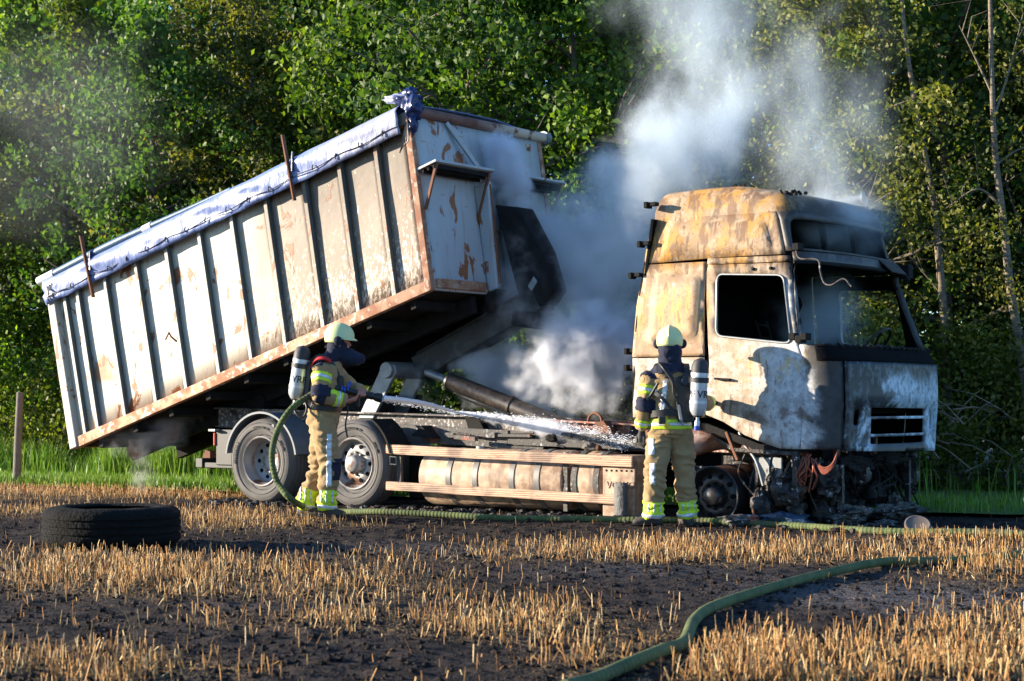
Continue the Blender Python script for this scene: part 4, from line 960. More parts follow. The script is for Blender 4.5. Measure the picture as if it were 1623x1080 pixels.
piece('steering_rod', M['grey_steel'], lambda b: b.tube(spline([UZ(1172, 685, .1), UZ(1180, 705, .08), UZ(1198, 730, .06), UZ(1210, 770, .06)], 5), .016, 7), 0, 60)
piece('mounting_frame', M['burnt'], lambda b: (b.beam(UZ(1165, 713, .06), UZ(1265, 720, .06), .06, .04), b.beam(UZ(1262, 716, .05), UZ(1262, 770, .05), .06, .06), b.beam(UZ(1130, 690, .3), UZ(1165, 713, .06), .05, .04)))
piece('radiator_pack', M['charred'], lambda b: (b.box(.80, .95, .5, 2.1, .12, .76), b.box(.96, .99, .45, .5, .1, .76), b.box(.96, .99, 2.1, 2.15, .1, .76)), .01)
for k in range(5): z = .16 + k * .12; piece('radiator_fin', M['charred'], lambda b: b.box(.955, .97, .52, 2.08, z, z + .02), 0)
piece('bumper_beam', M['charred'], lambda b: (lump(b, (1.12, .8, .60), .14, 4.4, (.6, 3.2, .6), 14), lump(b, (1.12, 1.7, .62), .14, 8.4, (.6, 3.4, .5), 14), b.beam((.9, .5, .62), (1.18, .5, .60), .08, .1), b.beam((.9, 2.0, .62), (1.18, 2.0, .60), .08, .1)), .01)
piece('lower_bumper_beam', M['burnt'], lambda b: (lump(b, (1.18, .6, .10), .13, 14.4, (.7, 3.2, .7), 16), lump(b, (1.2, 1.75, .09), .12, 18.4, (.7, 4.6, .6), 16), b.beam((1.18, .45, .14), (1.18, .45, .60), .05, .05), b.beam((1.18, 2.05, .14), (1.18, 2.05, .60), .05, .05)), .015)
piece('headlamp_pod', M['burnt'], lambda b: lump(b, (1.08, .3, .5), .15, 31, (.8, 1.1, .9)), 0, 50); piece('headlamp_pod', M['burnt'], lambda b: lump(b, (1.08, 2.26, .46), .15, 37, (.7, 1.1, .9)), 0, 50)
for (a, c_) in (((1195, 725), (1250, 770)), ((1225, 725), (1245, 765))):
    p0, p1 = UZ(*a, .12), UZ(*c_, .12); piece('battery_plate', M['grey_steel'], lambda b: b.box(min(p0.x, p1.x), max(p0.x, p1.x) - .08, .13, .16, min(p0.z, p1.z), max(p0.z, p1.z)), .01)
for k in range(9):
    x0, y0 = 1280 + rr.uniform(-8, 14), 722 + rr.uniform(-3, 6); pts = [UZ(x0, y0, .05), UZ(x0 + rr.uniform(-8, 6), y0 + 14, .0), UZ(x0 + rr.uniform(-14, 2), y0 + 30, .02), UZ(x0 + rr.uniform(-14, 0), y0 + rr.uniform(36, 56), .05)]
    piece('cable', M['copper'], lambda b: b.tube(spline(pts, 4), .009, 5), 0)
for k in range(4):
    pts = [UZ(1288 + k * 2, 728 + 2 * k, .04), UZ(1305, 742 + k * 3, .0), UZ(1320, 735 + k * 2, .0), UZ(1328, 715, .05)]
    piece('cable', M['copper'], lambda b: b.tube(spline(pts, 4), .011, 5), 0)
for k in range(16):
    u = rr.uniform(.5, 1.15); w = rr.uniform(.05, .5); z = rr.uniform(.12, .66)
    piece('melted_part', M['burnt'], lambda b: lump(b, (u, w, z), rr.uniform(.07, .14), k * 1.7, (rr.uniform(.6, 1.3), .8, rr.uniform(.5, 1.2))), 0, 50)
for k in range(26):
    w = rr.uniform(.4, 2.45); z = rr.uniform(.06, .72); piece('melted_part', M['charred'] if k % 3 else M['burnt'], lambda b: lump(b, (1.0 + rr.uniform(-.05, .12), w, z), rr.uniform(.06, .13), k * 2.9 + 50, (.8, rr.uniform(.5, 1.4), rr.uniform(.4, 1.5))), 0, 50)
for k in range(12):
    w = rr.uniform(.5, 2.4); z1 = rr.uniform(.45, .74)
    piece('hanging_pipe', M['charred'], lambda b: b.tube(spline([(1.1, w, z1), (1.15, w + rr.uniform(-.2, .2), z1 - .2), (1.12, w + rr.uniform(-.4, .4), z1 - rr.uniform(.25, .45))], 4), rr.uniform(.008, .02), 6), 0)
for k in range(14):
    u = rr.uniform(.3, 1.0); z1 = rr.uniform(.55, .75); w = rr.uniform(.05, .4)
    piece('hanging_pipe', M['burnt'], lambda b: b.tube(spline([(u, w, z1), (u + rr.uniform(-.08, .08), w - .03, z1 - .2), (u + rr.uniform(-.15, .15), w, z1 - rr.uniform(.3, .5))], 4), rr.uniform(.008, .022), 6), 0)
piece('melted_plastic', M['blue_melt'], lambda b: lump(b, (.82, -.02, .06), .15, 71.3, (1.7, .8, .45), 14), 0, 50)
piece('melted_plastic', M['foam'], lambda b: lump(b, (.35, -.05, .05), .12, 76.3, (1.9, .8, .4), 14), 0, 50)
piece('underbody_plate', M['interior'], lambda b: (b.box(-.9, .9, .9, .93, .1, 1.0), b.box(-2.8, -.9, .95, .98, .3, .9)), 0)
piece('inner_arch', M['charred'], lambda b: b.prism([(-.95, 1.05), (-.1, 1.0), (.5, .80), (.9, .76), (.9, .72), (.45, .74), (-.1, .93), (-.95, 1.0)], .04, 2.46), 0)

# ------------------------------------------------------------------ hooklift arm and tipping cylinder
b = MB(); ap = [(-3.55, 3.52), (-3.20, 3.47), (-2.88, 2.95), (-2.72, 2.5), (-2.86, 2.33), (-3.08, 2.28), (-3.20, 2.42), (-3.37, 2.95)]
b.prism(ap, 1.10, 1.40); arm = b.build('hook_arm', M['charred'], truck, bevel=.02)
b = MB(); b.prism([(-3.06, 2.55), (-2.98, 2.66), (-2.93, 2.60), (-3.01, 2.49)], 1.085, 1.10); b.build('arm_plate', M['grey_steel'], arm)
b = MB(); b.beam((-2.95, 1.25, 2.42), (-4.75, 1.25, 1.62), .30, .30); b.beam((-3.2, 1.08, 2.45), (-4.7, 1.08, 1.80), .03, .03); b.build('arm_beam', M['arm'], truck, bevel=.02)
b = MB(); b.beam((-2.92, 1.25, 2.15), (-3.3, 1.25, 2.2), .34, .20); b.build('arm_joint', M['charred'], truck, bevel=.03)
for w in (.72, 1.28):
    b = MB(); b.prism([(-5.32, 1.02), (-5.08, 1.02), (-4.80, 1.46), (-4.72, 1.56), (-4.74, 1.66), (-4.84, 1.70), (-4.94, 1.66), (-5.0, 1.56)], w, w + .05); b.build('pivot_bracket', M['grey_steel'], truck, bevel=.01)
b = MB(); b.lathe([(0, .001), (0, .09), (.02, .10), (.60, .10), (.62, .09), (.62, .001)], (-4.85, .68, 1.60), (0, 1, 0), 20); b.build('pivot_pin', M['grey_steel'], truck, smooth=40)
c0_, c1_ = UZ(676, 590, .9), UZ(712, 604, .9); b = MB(); b.tube([c0_, c1_], .045, 14); b.build('piston_rod', M['grey_steel'], truck, smooth=60)
c2_ = UZ(912, 684, .9); d = (c2_ - c1_).normalized(); L = (c2_ - c1_).length
b = MB(); b.lathe([(0, .001), (0, .105), (.03, .115), (.06, .10), (L * .5, .10), (L * .5, .112), (L * .52, .112), (L * .52, .10), (L - .03, .10), (L - .03, .11), (L, .11), (L, .001)], c1_, d, 24); b.build('tipping_cylinder', M['barrel'], truck, smooth=35)
b = MB(); b.tube([c1_ + d * .25 - Vector((0, .08, .12)), c1_ + d * 1.0 - Vector((0, .08, .12))], .014, 6); b.build('hydraulic_line', M['charred'], truck)
b = MB(); b.beam((-7.4, .98, 1.3), (-5.0, .98, 1.2), .12, .22); b.beam((-7.4, 1.52, 1.3), (-5.0, 1.52, 1.2), .12, .22); b.build('tipping_frame', M['charred'], truck, bevel=.01)

# ------------------------------------------------------------------ tipping container
C0 = Vector((-9.5, 0, .6))
cont_ = empty('tipping_container', TW(-9.5, 0, .6), -ANG, label='white ribbed steel tipping container raised at its front, sooty and rusty', cat='container'); cont_['org'] = list(C0)
RB, FB, RT, FT = Vector((-9.54, 0, .64)), Vector((-3.60, 0, 2.49)), Vector((-10.03, 0, 2.76)), Vector((-3.93, 0, 4.50))
WC = 2.5
def B(s, t, w=0.0):
    p = RB.lerp(FB, s).lerp(RT.lerp(FT, s), t); return Vector((p.x, w, p.z))
def bq(b, s0, s1, t0, t1, w0, w1):
    b.hexa([B(s0, t0, w0), B(s1, t0, w0), B(s1, t0, w1), B(s0, t0, w1), B(s0, t1, w0), B(s1, t1, w0), B(s1, t1, w1), B(s0, t1, w1)])
ribs_u = [-9.324, -9.081, -8.568, -7.999, -7.457, -6.887, -6.344, -5.786, -5.184, -4.641, -4.104]
rs = [(u - RB.x) / (FB.x - RB.x) for u in ribs_u]
for side in (0, 1):
    wi, wo_ = (.03, .0) if not side else (WC - .03, WC)
    edges = [0.008] + rs + [.985]
    for i in range(len(edges) - 1):
        b = MB(); s0, s1 = edges[i] + .0005, edges[i + 1] - .0005
        N1, N2 = 5, 8; vs = []; fs = []
        for j in range(N2 + 1):
            for k in range(N1 + 1):
                f, t = k / N1, j / N2; bul = .012 * math.sin(f * math.pi) * math.sin(t * math.pi) * noise.noise(Vector((i * 3.1, t * 2, side))) + .004 * noise.noise(Vector((i * 2 + f * 2, t * 5, 1)))
                vs.append(B(lerp(s0, s1, f), lerp(.055, .965, t), wi + (bul if not side else -bul)))
        for j in range(N2):
            for k in range(N1): a = j * (N1 + 1) + k; fs.append((a, a + 1, a + N1 + 2, a + N1 + 1))
        b.add(vs, fs); o = b.build('side_panel', M['cont'], cont_, smooth=60); md = o.modifiers.new('s', 'SOLIDIFY'); md.thickness = .012; md.offset = 0
    for s in rs:
        hw = .0046; b = MB(); d1 = -.042 if not side else WC + .042; w_in = .026 if not side else WC - .026
        bq(b, s - hw * 1.0, s + hw * 1.0, .0, .93, min(d1, w_in), max(d1, w_in)); b.m = [0, 0, 0, 1, 0, 1]; b.build('rib', [M['cont_rib'], M['ribshade']], cont_, bevel=.006)  # side faces get the dark painted shade, the rest plain rib paint
        if side and s > .5: pass
    y0, y1 = (-.06, .04) if not side else (WC - .04, WC + .06)
    b = MB(); bq(b, -.003, 1.0, -.012, .05, y0 + (.015 if not side else 0), y1 - (0 if not side else .015)); b.build('bottom_rail', M['rustrail'], cont_, bevel=.006)
    b = MB(); bq(b, -.003, 1.0, .93, 1.0, y0, y1); b.build('top_rail', M['cont_rib'], cont_, bevel=.01)
    b = MB(); bq(b, -.012, .010, -.01, .99, y0 - .01, y1 + .02); b.build('rear_corner_post', M['cont_rib'], cont_, bevel=.012)
    b = MB(); bq(b, .988, 1.002, -.01, .99, y0 + .02, y1); b.build('front_corner_post', M['rustrail'], cont_, bevel=.006)
b = MB(); bq(b, .0, 1.0, -.005, .015, .02, WC - .02); b.build('floor', M['charred'], cont_)
b = MB(); bq(b, -.012, -.002, .0, .98, .06, WC - .06); b.build('tailgate', M['rustrail'], cont_, bevel=.01)
for t in (.15, .45, .75): b = MB(); bq(b, -.022, -.010, t - .035, t + .035, -.02, .10); b.build('hinge', M['rust'], cont_, bevel=.008)
for w in (.78, 1.62): b = MB(); bq(b, .02, .99, -.11, -.012, w, w + .10); b.build('skid_beam', M['charred'], cont_, bevel=.008)
for k in range(9): b = MB(); s = .06 + k * .11; bq(b, s, s + .012, -.06, -.014, .04, WC - .04); b.build('floor_bearer', M['charred'], cont_)
for (s, w) in ((.085, .5), (.20, .5)): b = MB(); p = B(s, -.03, w); b.prism([(p.x - .18, p.z), (p.x + .12, p.z), (p.x + .04, p.z - .22), (p.x - .08, p.z - .25)], w, w + .12); b.build('roller_bracket', M['rust'], cont_, bevel=.01)
# front wall
b = MB(); vs = []; fs = []; nw, nt_ = 14, 12
for j in range(nt_ + 1):
    for k in range(nw + 1):
        p = B(1.0, lerp(-.01, .985, j / nt_), lerp(.04, WC - .04, k / nw)); p.x += .01 * noise.noise(Vector((j * .6, k * .6, 3))); vs.append(p)
for j in range(nt_):
    for k in range(nw): a = j * (nw + 1) + k; fs.append((a, a + 1, a + nw + 2, a + nw + 1))
b.add(vs, fs); fwall = b.build('front_wall', M['cont_front'], cont_, smooth=60); md = fwall.modifiers.new('s', 'SOLIDIFY'); md.thickness = .02; md.offset = 0
FD = Vector((.955, 0, .297))        # container forward direction
def FP(t, w, f=0.0): return B(1.0, t, w) + FD * f
b = MB(); b.tube([FP(1.0, .10, .02), FP(1.0, 2.62, .02)], .062, 16); b.build('header_tube', M['tube'], cont_, smooth=40)
b = MB(); b.tube([FP(1.0, 2.60, .02), FP(1.0, 2.68, .02)], .085, 16); b.build('tube_cap', M['grey_steel'], cont_, smooth=40)
for (w0, w1) in ((-.02, 1.08), (1.55, 2.55)):
    tl = .66; b = MB(); b.hexa([FP(tl, w0, 0.012), FP(tl, w0, .30), FP(tl, w1, .30), FP(tl, w1, 0.012), FP(tl + .014, w0, 0.012), FP(tl + .014, w0, .30), FP(tl + .014, w1, .30), FP(tl + .014, w1, .012)]); lg = b.build('ledge', M['cont_front'], cont_, bevel=.004)
    for f in (.08, .16, .24): b = MB(); b.beam(FP(tl - .012, w0 + .02, f), FP(tl - .012, w1 - .02, f), .025, .05); b.build('ledge_angle', M['charred'], lg)
    for w in (w0 + .05, w1 - .06): b = MB(); b.beam(FP(tl, w, .27), FP(tl - .22, w, .03), .03, .03); b.build('ledge_strut', M['rust'], lg)
for w in (1.02, 1.42):
    b = MB(); b.hexa([FP(.0, w, .012), FP(.0, w, .16), FP(.0, w + .09, .16), FP(.0, w + .09, .012), FP(.62, w, .012), FP(.62, w, .22), FP(.62, w + .09, .22), FP(.62, w + .09, .012)]); b.build('hook_post', M['cont_front'], cont_, bevel=.02)
    b = MB(); b.beam(FP(.60, w + .045, .20), FP(.03, w + .045, .17), .05, .03); b.build('post_edge', M['rust'], cont_, bevel=.006)
b = MB(); b.hexa([FP(-.12, 1.0, -.05), FP(-.09, 1.0, .14), FP(-.09, 1.5, .14), FP(-.12, 1.5, -.05), FP(0.0, 1.0, -.05), FP(.0, 1.0, .17), FP(.0, 1.5, .17), FP(.0, 1.5, -.05)]); b.build('hook_foot', M['charred'], cont_, bevel=.04)
for (wa, wb) in ((.62, 1.05), (1.9, 1.47)): b = MB(); b.beam(FP(.97, wa, .03), FP(.66, wb, .16), .05, .05); b.build('hook_stay', M['cont_front'], cont_, bevel=.008)
b = MB(); b.hexa([FP(.0, .05, .012), FP(.0, .05, .05), FP(.0, .98, .05), FP(.0, .98, .012), FP(.05, .05, .012), FP(.05, .05, .05), FP(.05, .98, .05), FP(.05, .98, .012)]); b.build('front_bottom_rail', M['rustrail'], cont_)
b = MB(); b.hexa([FP(.90, 2.2, .012), FP(.90, 2.2, .016), FP(.90, 2.34, .016), FP(.90, 2.34, .012), FP(.945, 2.2, .012), FP(.945, 2.2, .016), FP(.945, 2.34, .016), FP(.945, 2.34, .012)]); b.build('sticker', M['tube'], cont_)
b = MB(); cc = B(.333, .35, .02); b.tube([cc, cc + Vector((.02, -.1, .05)), cc + Vector((-.02, -.1, .1)), cc + Vector((-.12, -.06, .02))], .012, 6); b.build('tie_hook', M['rust'], cont_)
# tarpaulin: wrinkled drape over the near side, top sheet, far drape
vs = []; fs = []; NS, prof = 170, [(.885, -.085), (.91, -.098), (.94, -.105), (.965, -.108), (.99, -.11), (1.012, -.105), (1.035, -.085), (1.05, -.04), (1.06, .05), (1.07, .3), (1.085, .7), (1.09, 1.25), (1.085, 1.8), (1.07, 2.2), (1.055, 2.46), (1.03, 2.58), (.98, 2.6), (.90, 2.58)]
for k in range(NS + 1):
    s = lerp(-.012, .985, k / NS); x = s * 6.2
    for j, (t, w) in enumerate(prof):
        fold = .055 * noise.noise(Vector((x * 3.2 + (t - .9) * 26, x * .5, 0))) + .010 * noise.noise(Vector((x * 8 + (t - .9) * 50, 1, 1)))
        sc_ = .012 * abs(math.sin(x * math.pi / .36))
        if j < 7: p = B(s, t + (sc_ * (1 - j / 2) * .35 if j < 2 else 0), w - fold * math.sin((j + .4) / 6.6 * math.pi) * (1 if j else .3) - .01)
        else: p = B(s, t + .006 * noise.noise(Vector((x * 2, w * 2, 4))), w)
        vs.append(p)
m = len(prof)
for k in range(NS):
    for j in range(m - 1): a = k * m + j; fs.append((a, a + 1, a + m + 1, a + m))
tarp = MB(); tarp.add(vs, fs)
tarp.m = [0 if (i % (m - 1)) < 7 else 1 for i in range(len(fs))]
tp_ = empty('tarpaulin', TW(*B(.0, 1, 0)[:]), -ANG, label='blue and silver tarpaulin rolled over the top of the tilted container', cat='tarpaulin'); tp_['org'] = list(B(.0, 1, 0))
o = tarp.build('sheet', [M['tarp'], M['tarp_top']], tp_, smooth=70); md = o.modifiers.new('s', 'SOLIDIFY'); md.thickness = .006
b = MB(); pts = [B(s, 1.055 + .008 * math.sin(s * 9), -.045) for s in np.linspace(-.015, .55, 30)]; b.tube(pts, [.055 - .035 * max(0, i - 12) / 18 for i in range(30)], 12); b.build('roll_tube', M['teal'], tp_, smooth=60)
b = MB(); b.tube([B(-.03, 1.055, -.045), B(.022, 1.057, -.045)], .064, 14); b.build('tube_end', M['white_print'], tp_, smooth=60)
b = MB(); b.tube([B(.30, 1.058, -.045), B(.325, 1.058, -.045)], .052, 12); b.build('tube_sleeve', M['white_print'], tp_, smooth=60)
b = MB(); b.tube([B(s, .925 + .006 * math.sin(s * 6.2 * math.pi / .36 * 1), -.118) for s in np.linspace(.0, .985, 120)], .0055, 6); b.build('lacing_rope', M['black'], tp_)
ey = None
for k in range(17):
    p = B(.02 + k * .058, .928, -.122); b = MB(); b.tube([p + Vector((0, 0, -.035)), p + Vector((0, -.012, 0)), p + Vector((0, 0, .03))], .008, 6); b.build('eyelet', M['black'], tp_)
for s in (.135, .715):
    b = MB(); b.beam(B(s, .80, -.10), B(s + .001, 1.18, -.16), .05, .02, (1, 0, 0)); b.build('hoop_iron', M['rust'], tp_)
    b = MB(); b.beam(B(s + .009, .96, -.13), B(s + .013, 1.07, -.11), .035, .015, (1, 0, 0)); b.build('strap', M['dark_tarp'], tp_)
b = MB()
lump(b, FP(1.02, .02, .03), .13, 3.3, (.9, .8, 1.1), 22, .2); lump(b, FP(1.10, .12, -.08), .13, 7.1, (1.2, .8, .8), 22, .35); lump(b, FP(.93, .0, .02), .09, 9.1, (.7, .6, 1.4), 18, .35)
b.build('crumpled_end', M['dark_tarp'], tp_, smooth=75)
b = MB(); lump(b, FP(1.12, .05, -.22), .10, 5.3, (1.6, .6, .45), 18, .35); b.build('torn_flap', M['tarp'], tp_, smooth=75)
b = MB()
for k in range(4): b.tube(spline([FP(.95, -.05, .0), FP(.88, -.12, -.02 + .02 * k), FP(.82, -.13, -.06 + .03 * k), FP(.78 + .01 * k, -.12, -.12 + .02 * k)], 5), .008, 5)
b.build('cord', M['black'], tp_)
b = MB()
for k in range(3): b.tube(spline([B(.0 + .012 * k, 1.02, -.10), B(.01, .95, -.14), B(.02 - .01 * k, .90, -.12)], 4), .006, 5)
b.build('rear_lashing', M['black'], tp_)
# ------------------------------------------------------------------ people
def loft(b, secs, n=20, cap=True):
    """secs: (centre, rx, ry, axis-x, axis-y) elliptical rings"""
    vs, fs = [], []
    for c, rx, ry, ax, ay in secs:
        for k in range(n):
            a = 2 * math.pi * k / n; vs.append(Vector(c) + Vector(ax) * rx * math.cos(a) + Vector(ay) * ry * math.sin(a))
    m = len(secs)
    for i in range(m - 1):
        for k in range(n): a, e_ = i * n + k, i * n + (k + 1) % n; fs.append((a, e_, e_ + n, a + n))
    if cap: fs += [tuple(range(n))[::-1], tuple((m - 1) * n + k for k in range(n))]
    b.add(vs, fs)
def limb(b, pts, rs, n=14, flat=1.0):
    """rounded tapered limb"""
    pts = [Vector(p) for p in pts]; rs = list(rs)
    d0 = (pts[0] - pts[1]).normalized(); d1 = (pts[-1] - pts[-2]).normalized()
    P = [pts[0] + d0 * rs[0] * .95, pts[0] + d0 * rs[0] * .7] + pts + [pts[-1] + d1 * rs[-1] * .7, pts[-1] + d1 * rs[-1] * .95]
    b.tube(P, [rs[0] * .3, rs[0] * .72] + rs + [rs[-1] * .72, rs[-1] * .3], n, True, flat)
def ball(b, c, r, n=12):
    vs, fs = [], []; c = Vector(c); r = Vector(r) if not isinstance(r, (int, float)) else Vector((r, r, r))
    for i in range(1, n):
        th = math.pi * i / n
        for j in range(2 * n): ph = math.pi * j / n; vs.append(c + Vector((r.x * math.sin(th) * math.cos(ph), r.y * math.sin(th) * math.sin(ph), r.z * math.cos(th))))
    N = 2 * n; vs += [c + Vector((0, 0, r.z)), c - Vector((0, 0, r.z))]; t, bo = (n - 1) * N, (n - 1) * N + 1
    for i in range(n - 2):
        for j in range(N): a, e_ = i * N + j, i * N + (j + 1) % N; fs.append((a, e_, e_ + N, a + N))
    for j in range(N): fs.append((t, (j + 1) % N, j)); fs.append((bo, (n - 2) * N + j, (n - 2) * N + (j + 1) % N))
    b.add(vs, fs)
def fuse(b, name, mat, parent, vox=.012, smooth=3, disp=None, hollow=None):
    me = bpy.data.meshes.new(name); me.from_pydata([tuple(v) for v in b.v], [], b.f)
    bb = bmesh.new(); bb.from_mesh(me); bmesh.ops.recalc_face_normals(bb, faces=bb.faces); bb.to_mesh(me); bb.free()
    o = bpy.data.objects.new(name, me); scene.collection.objects.link(o)
    r = o.modifiers.new('r', 'REMESH'); r.mode = 'VOXEL'; r.voxel_size = vox
    s = o.modifiers.new('s', 'SMOOTH'); s.factor = .6; s.iterations = smooth
    dg = bpy.context.evaluated_depsgraph_get(); dg.update(); m2 = bpy.data.meshes.new_from_object(o.evaluated_get(dg)); bpy.data.objects.remove(o)
    if disp:
        cos = [v.co.copy() for v in m2.vertices]; ns = [v.normal.copy() for v in m2.vertices]
        for v, c, n_ in zip(m2.vertices, cos, ns): v.co = c + n_ * disp(c)
    m2.materials.clear(); o = link_mesh(name, m2, mat, parent, True); o['org'] = [0, 0, 0]; return o
def band(src, sel, name, mat, off=.005):
    """a strip sewn on a garment: the faces chosen by sel, lifted off the cloth"""
    me = src.data; fs = [p for p in me.polygons if sel(p.center, p.normal)]
    if not fs: print('EMPTY BAND', name); return
    ids = sorted({i for p in fs for i in p.vertices}); mp = {v: k for k, v in enumerate(ids)}
    nm = bpy.data.meshes.new(name); nm.from_pydata([tuple(me.vertices[i].co + me.vertices[i].normal * off) for i in ids], [], [tuple(mp[i] for i in p.vertices) for p in fs])
    o = link_mesh(name, nm, mat, src, True); md = o.modifiers.new('s', 'SOLIDIFY'); md.thickness = off * 1.1; md.offset = -1; return o
def along(a, b, t0, t1, rad=.12):
    a, b = Vector(a), Vector(b); L = (b - a).length; d = (b - a) / L
    def f(c, n=None):
        h = (c - a).dot(d) / L
        return t0 <= h <= t1 and ((c - a) - d * h * L).length < rad
    return f
def wrinkle(amp=.007, fx=7, fz=13, seed=0):
    def f(c):
        a = noise.noise(Vector((c.x * fx + seed, c.y * fx, c.z * fz + 1.5 * noise.noise(c * 4)))); b_ = noise.noise(c * 22 + Vector((seed, 0, 0)))
        return amp * (1.0 - 2.2 * abs(a)) + amp * .35 * b_
    return f
def hand(b, wrist, dirv, palm_n, side, curl=.5, sc=1.0, spread=1.0):
    """palm, four unequal curled fingers and a side thumb; dirv points to the fingertips, palm_n out of the palm, side = +1 / -1 thumb side"""
    w = Vector(wrist); d = Vector(dirv).normalized(); pn = Vector(palm_n); pn = (pn - d * pn.dot(d)).normalized(); sx = d.cross(pn).normalized() * side
    limb(b, [w - d * .03, w + d * .03, w + d * .075], [.028 * sc, .034 * sc, .038 * sc], 12, .62)
    for k, (o, l) in enumerate(((.030, .072), (.010, .082), (-.011, .076), (-.030, .060))):
        base = w + d * (.085 - abs(o) * .15) * sc + sx * o * sc * spread; dd = d; p = base; pts = [base - d * .03]; 
        pts.append(p)
        for j, seg in enumerate((.45, .32, .23)):
            ang = curl * (.55 + .45 * j); dd = (dd * math.cos(ang) + pn * math.sin(ang)).normalized(); p = p + dd * l * seg * sc; pts.append(p)
        limb(b, pts, [.012 * sc, .0115 * sc, .0105 * sc, .0095 * sc, .008 * sc], 8)
    tb = w + d * .03 * sc + sx * .030 * sc; t1 = tb + (d * .6 + sx * .75).normalized() * .038 * sc + pn * .01; t2 = t1 + (d * .85 + sx * .2 + pn * .45 * curl).normalized() * .032 * sc; t3 = t2 + (d * .8 - sx * .15 + pn * .6 * curl).normalized() * .024 * sc
    limb(b, [w + sx * .012, tb, t1, t2, t3], [.016 * sc, .015 * sc, .0135 * sc, .0115 * sc, .009 * sc], 8)
def rot2(v, a): return Vector((v[0] * math.cos(a) - v[1] * math.sin(a), v[0] * math.sin(a) + v[1] * math.cos(a), v[2]))
def helmet(parent, c, yaw, tilt=0.0):
    """yaw: 0 looks to +X; shell with comb, brim, ear shells and folded visor"""
    c = Vector(c); Rm = Matrix.Rotation(yaw, 3, 'Z') @ Matrix.Rotation(tilt, 3, 'Y')
    def hp_(x, y, z): return c + Rm @ Vector((x, y, z))
    vs, fs = [], []; n, mrow = 36, 14
    for i in range(mrow + 1):
        th = R(2 + 108 * i / mrow)
        for k in range(n):
            ph = 2 * math.pi * k / n; x, y, z = math.sin(th) * math.cos(ph), math.sin(th) * math.sin(ph), math.cos(th)
            fx = .150 if x > 0 else .152; cut = 0
            low = -.075 * max(0, min(1, (-x + .35) / .9)) if i == mrow else 0
            comb = .012 * max(0, 1 - abs(y) * 7) if z > 0 else 0
            zz = z * .142 if z > 0 else z * .18
            if z < 0 and x > .45: zz *= .15
            vs.append(hp_(x * (fx + comb), y * .132, zz + comb))
    for i in range(mrow):
        for k in range(n): a, e_ = i * n + k, i * n + (k + 1) % n; fs.append((a, e_, e_ + n, a + n))
    vs.append(hp_(0, 0, .155)); fs += [(k, (k + 1) % n, len(vs) - 1) for k in range(n)]
    b = MB(); b.add(vs, fs); sh = b.build('helmet', M['helmet'], parent, smooth=50); md = sh.modifiers.new('s', 'SOLIDIFY'); md.thickness = .008
    b = MB(); vs, fs = [], []
    for k in range(13):
        ph = R(-62 + 124 * k / 12); x, y = math.cos(ph), math.sin(ph)
        for (q_, z) in ((1.0, .012), (1.0, -.004), (1.0 + .28 * x, -.02), (1.0 + .28 * x, -.008)): vs.append(hp_(x * .150 * q_, y * .134 * (1 + (q_ - 1) * .3), z))
    for k in range(12):
        for j in range(4): fs.append((k * 4 + j, k * 4 + (j + 1) % 4, k * 4 + 4 + (j + 1) % 4, k * 4 + 4 + j))
    fs += [(0, 1, 2, 3), (48, 51, 50, 49)]; b.add(vs, fs); b.build('brim', M['helmet'], sh, smooth=50)
    b = MB()
    for s_ in (-1, 1):
        for (x, z, rr_) in ((.02, -.035, .034),): ball(b, hp_(x, s_ * .122, z), Vector((.045, .022, .05)), 8)
        b.tube([hp_(.05, s_ * .118, -.03), hp_(.045, s_ * .10, -.09), hp_(.06, s_ * .05, -.125)], .008, 6)
    b.build('ear_guard', M['navy'], sh, smooth=60)
    b = MB(); b.tube([hp_(.142 * math.cos(R(a)), .126 * math.sin(R(a)), .022) for a in range(-70, 71, 14)], .006, 6); b.build('visor_edge', M['silver'], sh)
    return sh
def head_parts(b, c, yaw):
    c = Vector(c); Rm = Matrix.Rotation(yaw, 3, 'Z')
    def h(x, y, z): return c + Rm @ Vector((x, y, z))
    ball(b, c + Vector((0, 0, .02)), (.098, .08, .118)); ball(b, h(.045, 0, -.05), (.055, .055, .06))
    limb(b, [h(.088, 0, .012), h(.108, 0, -.022)], [.010, .014], 8)            # nose
    ball(b, h(.075, .0, .038), (.025, .06, .012), 8)                            # brow
    ball(b, h(.085, 0, -.062), (.014, .024, .008), 8); ball(b, h(.083, 0, -.078), (.013, .02, .008), 8); ball(b, h(.07, 0, -.105), (.022, .025, .02), 8)
    for s_ in (-1, 1): ball(b, h(.055, s_ * .035, -.02), (.03, .02, .022), 8); ball(b, h(.0, s_ * .083, -.005), (.018, .012, .032), 8)
    limb(b, [c + Vector((0, 0, -.05)), c + Vector((0, 0, -.17))], [.06, .062], 12)
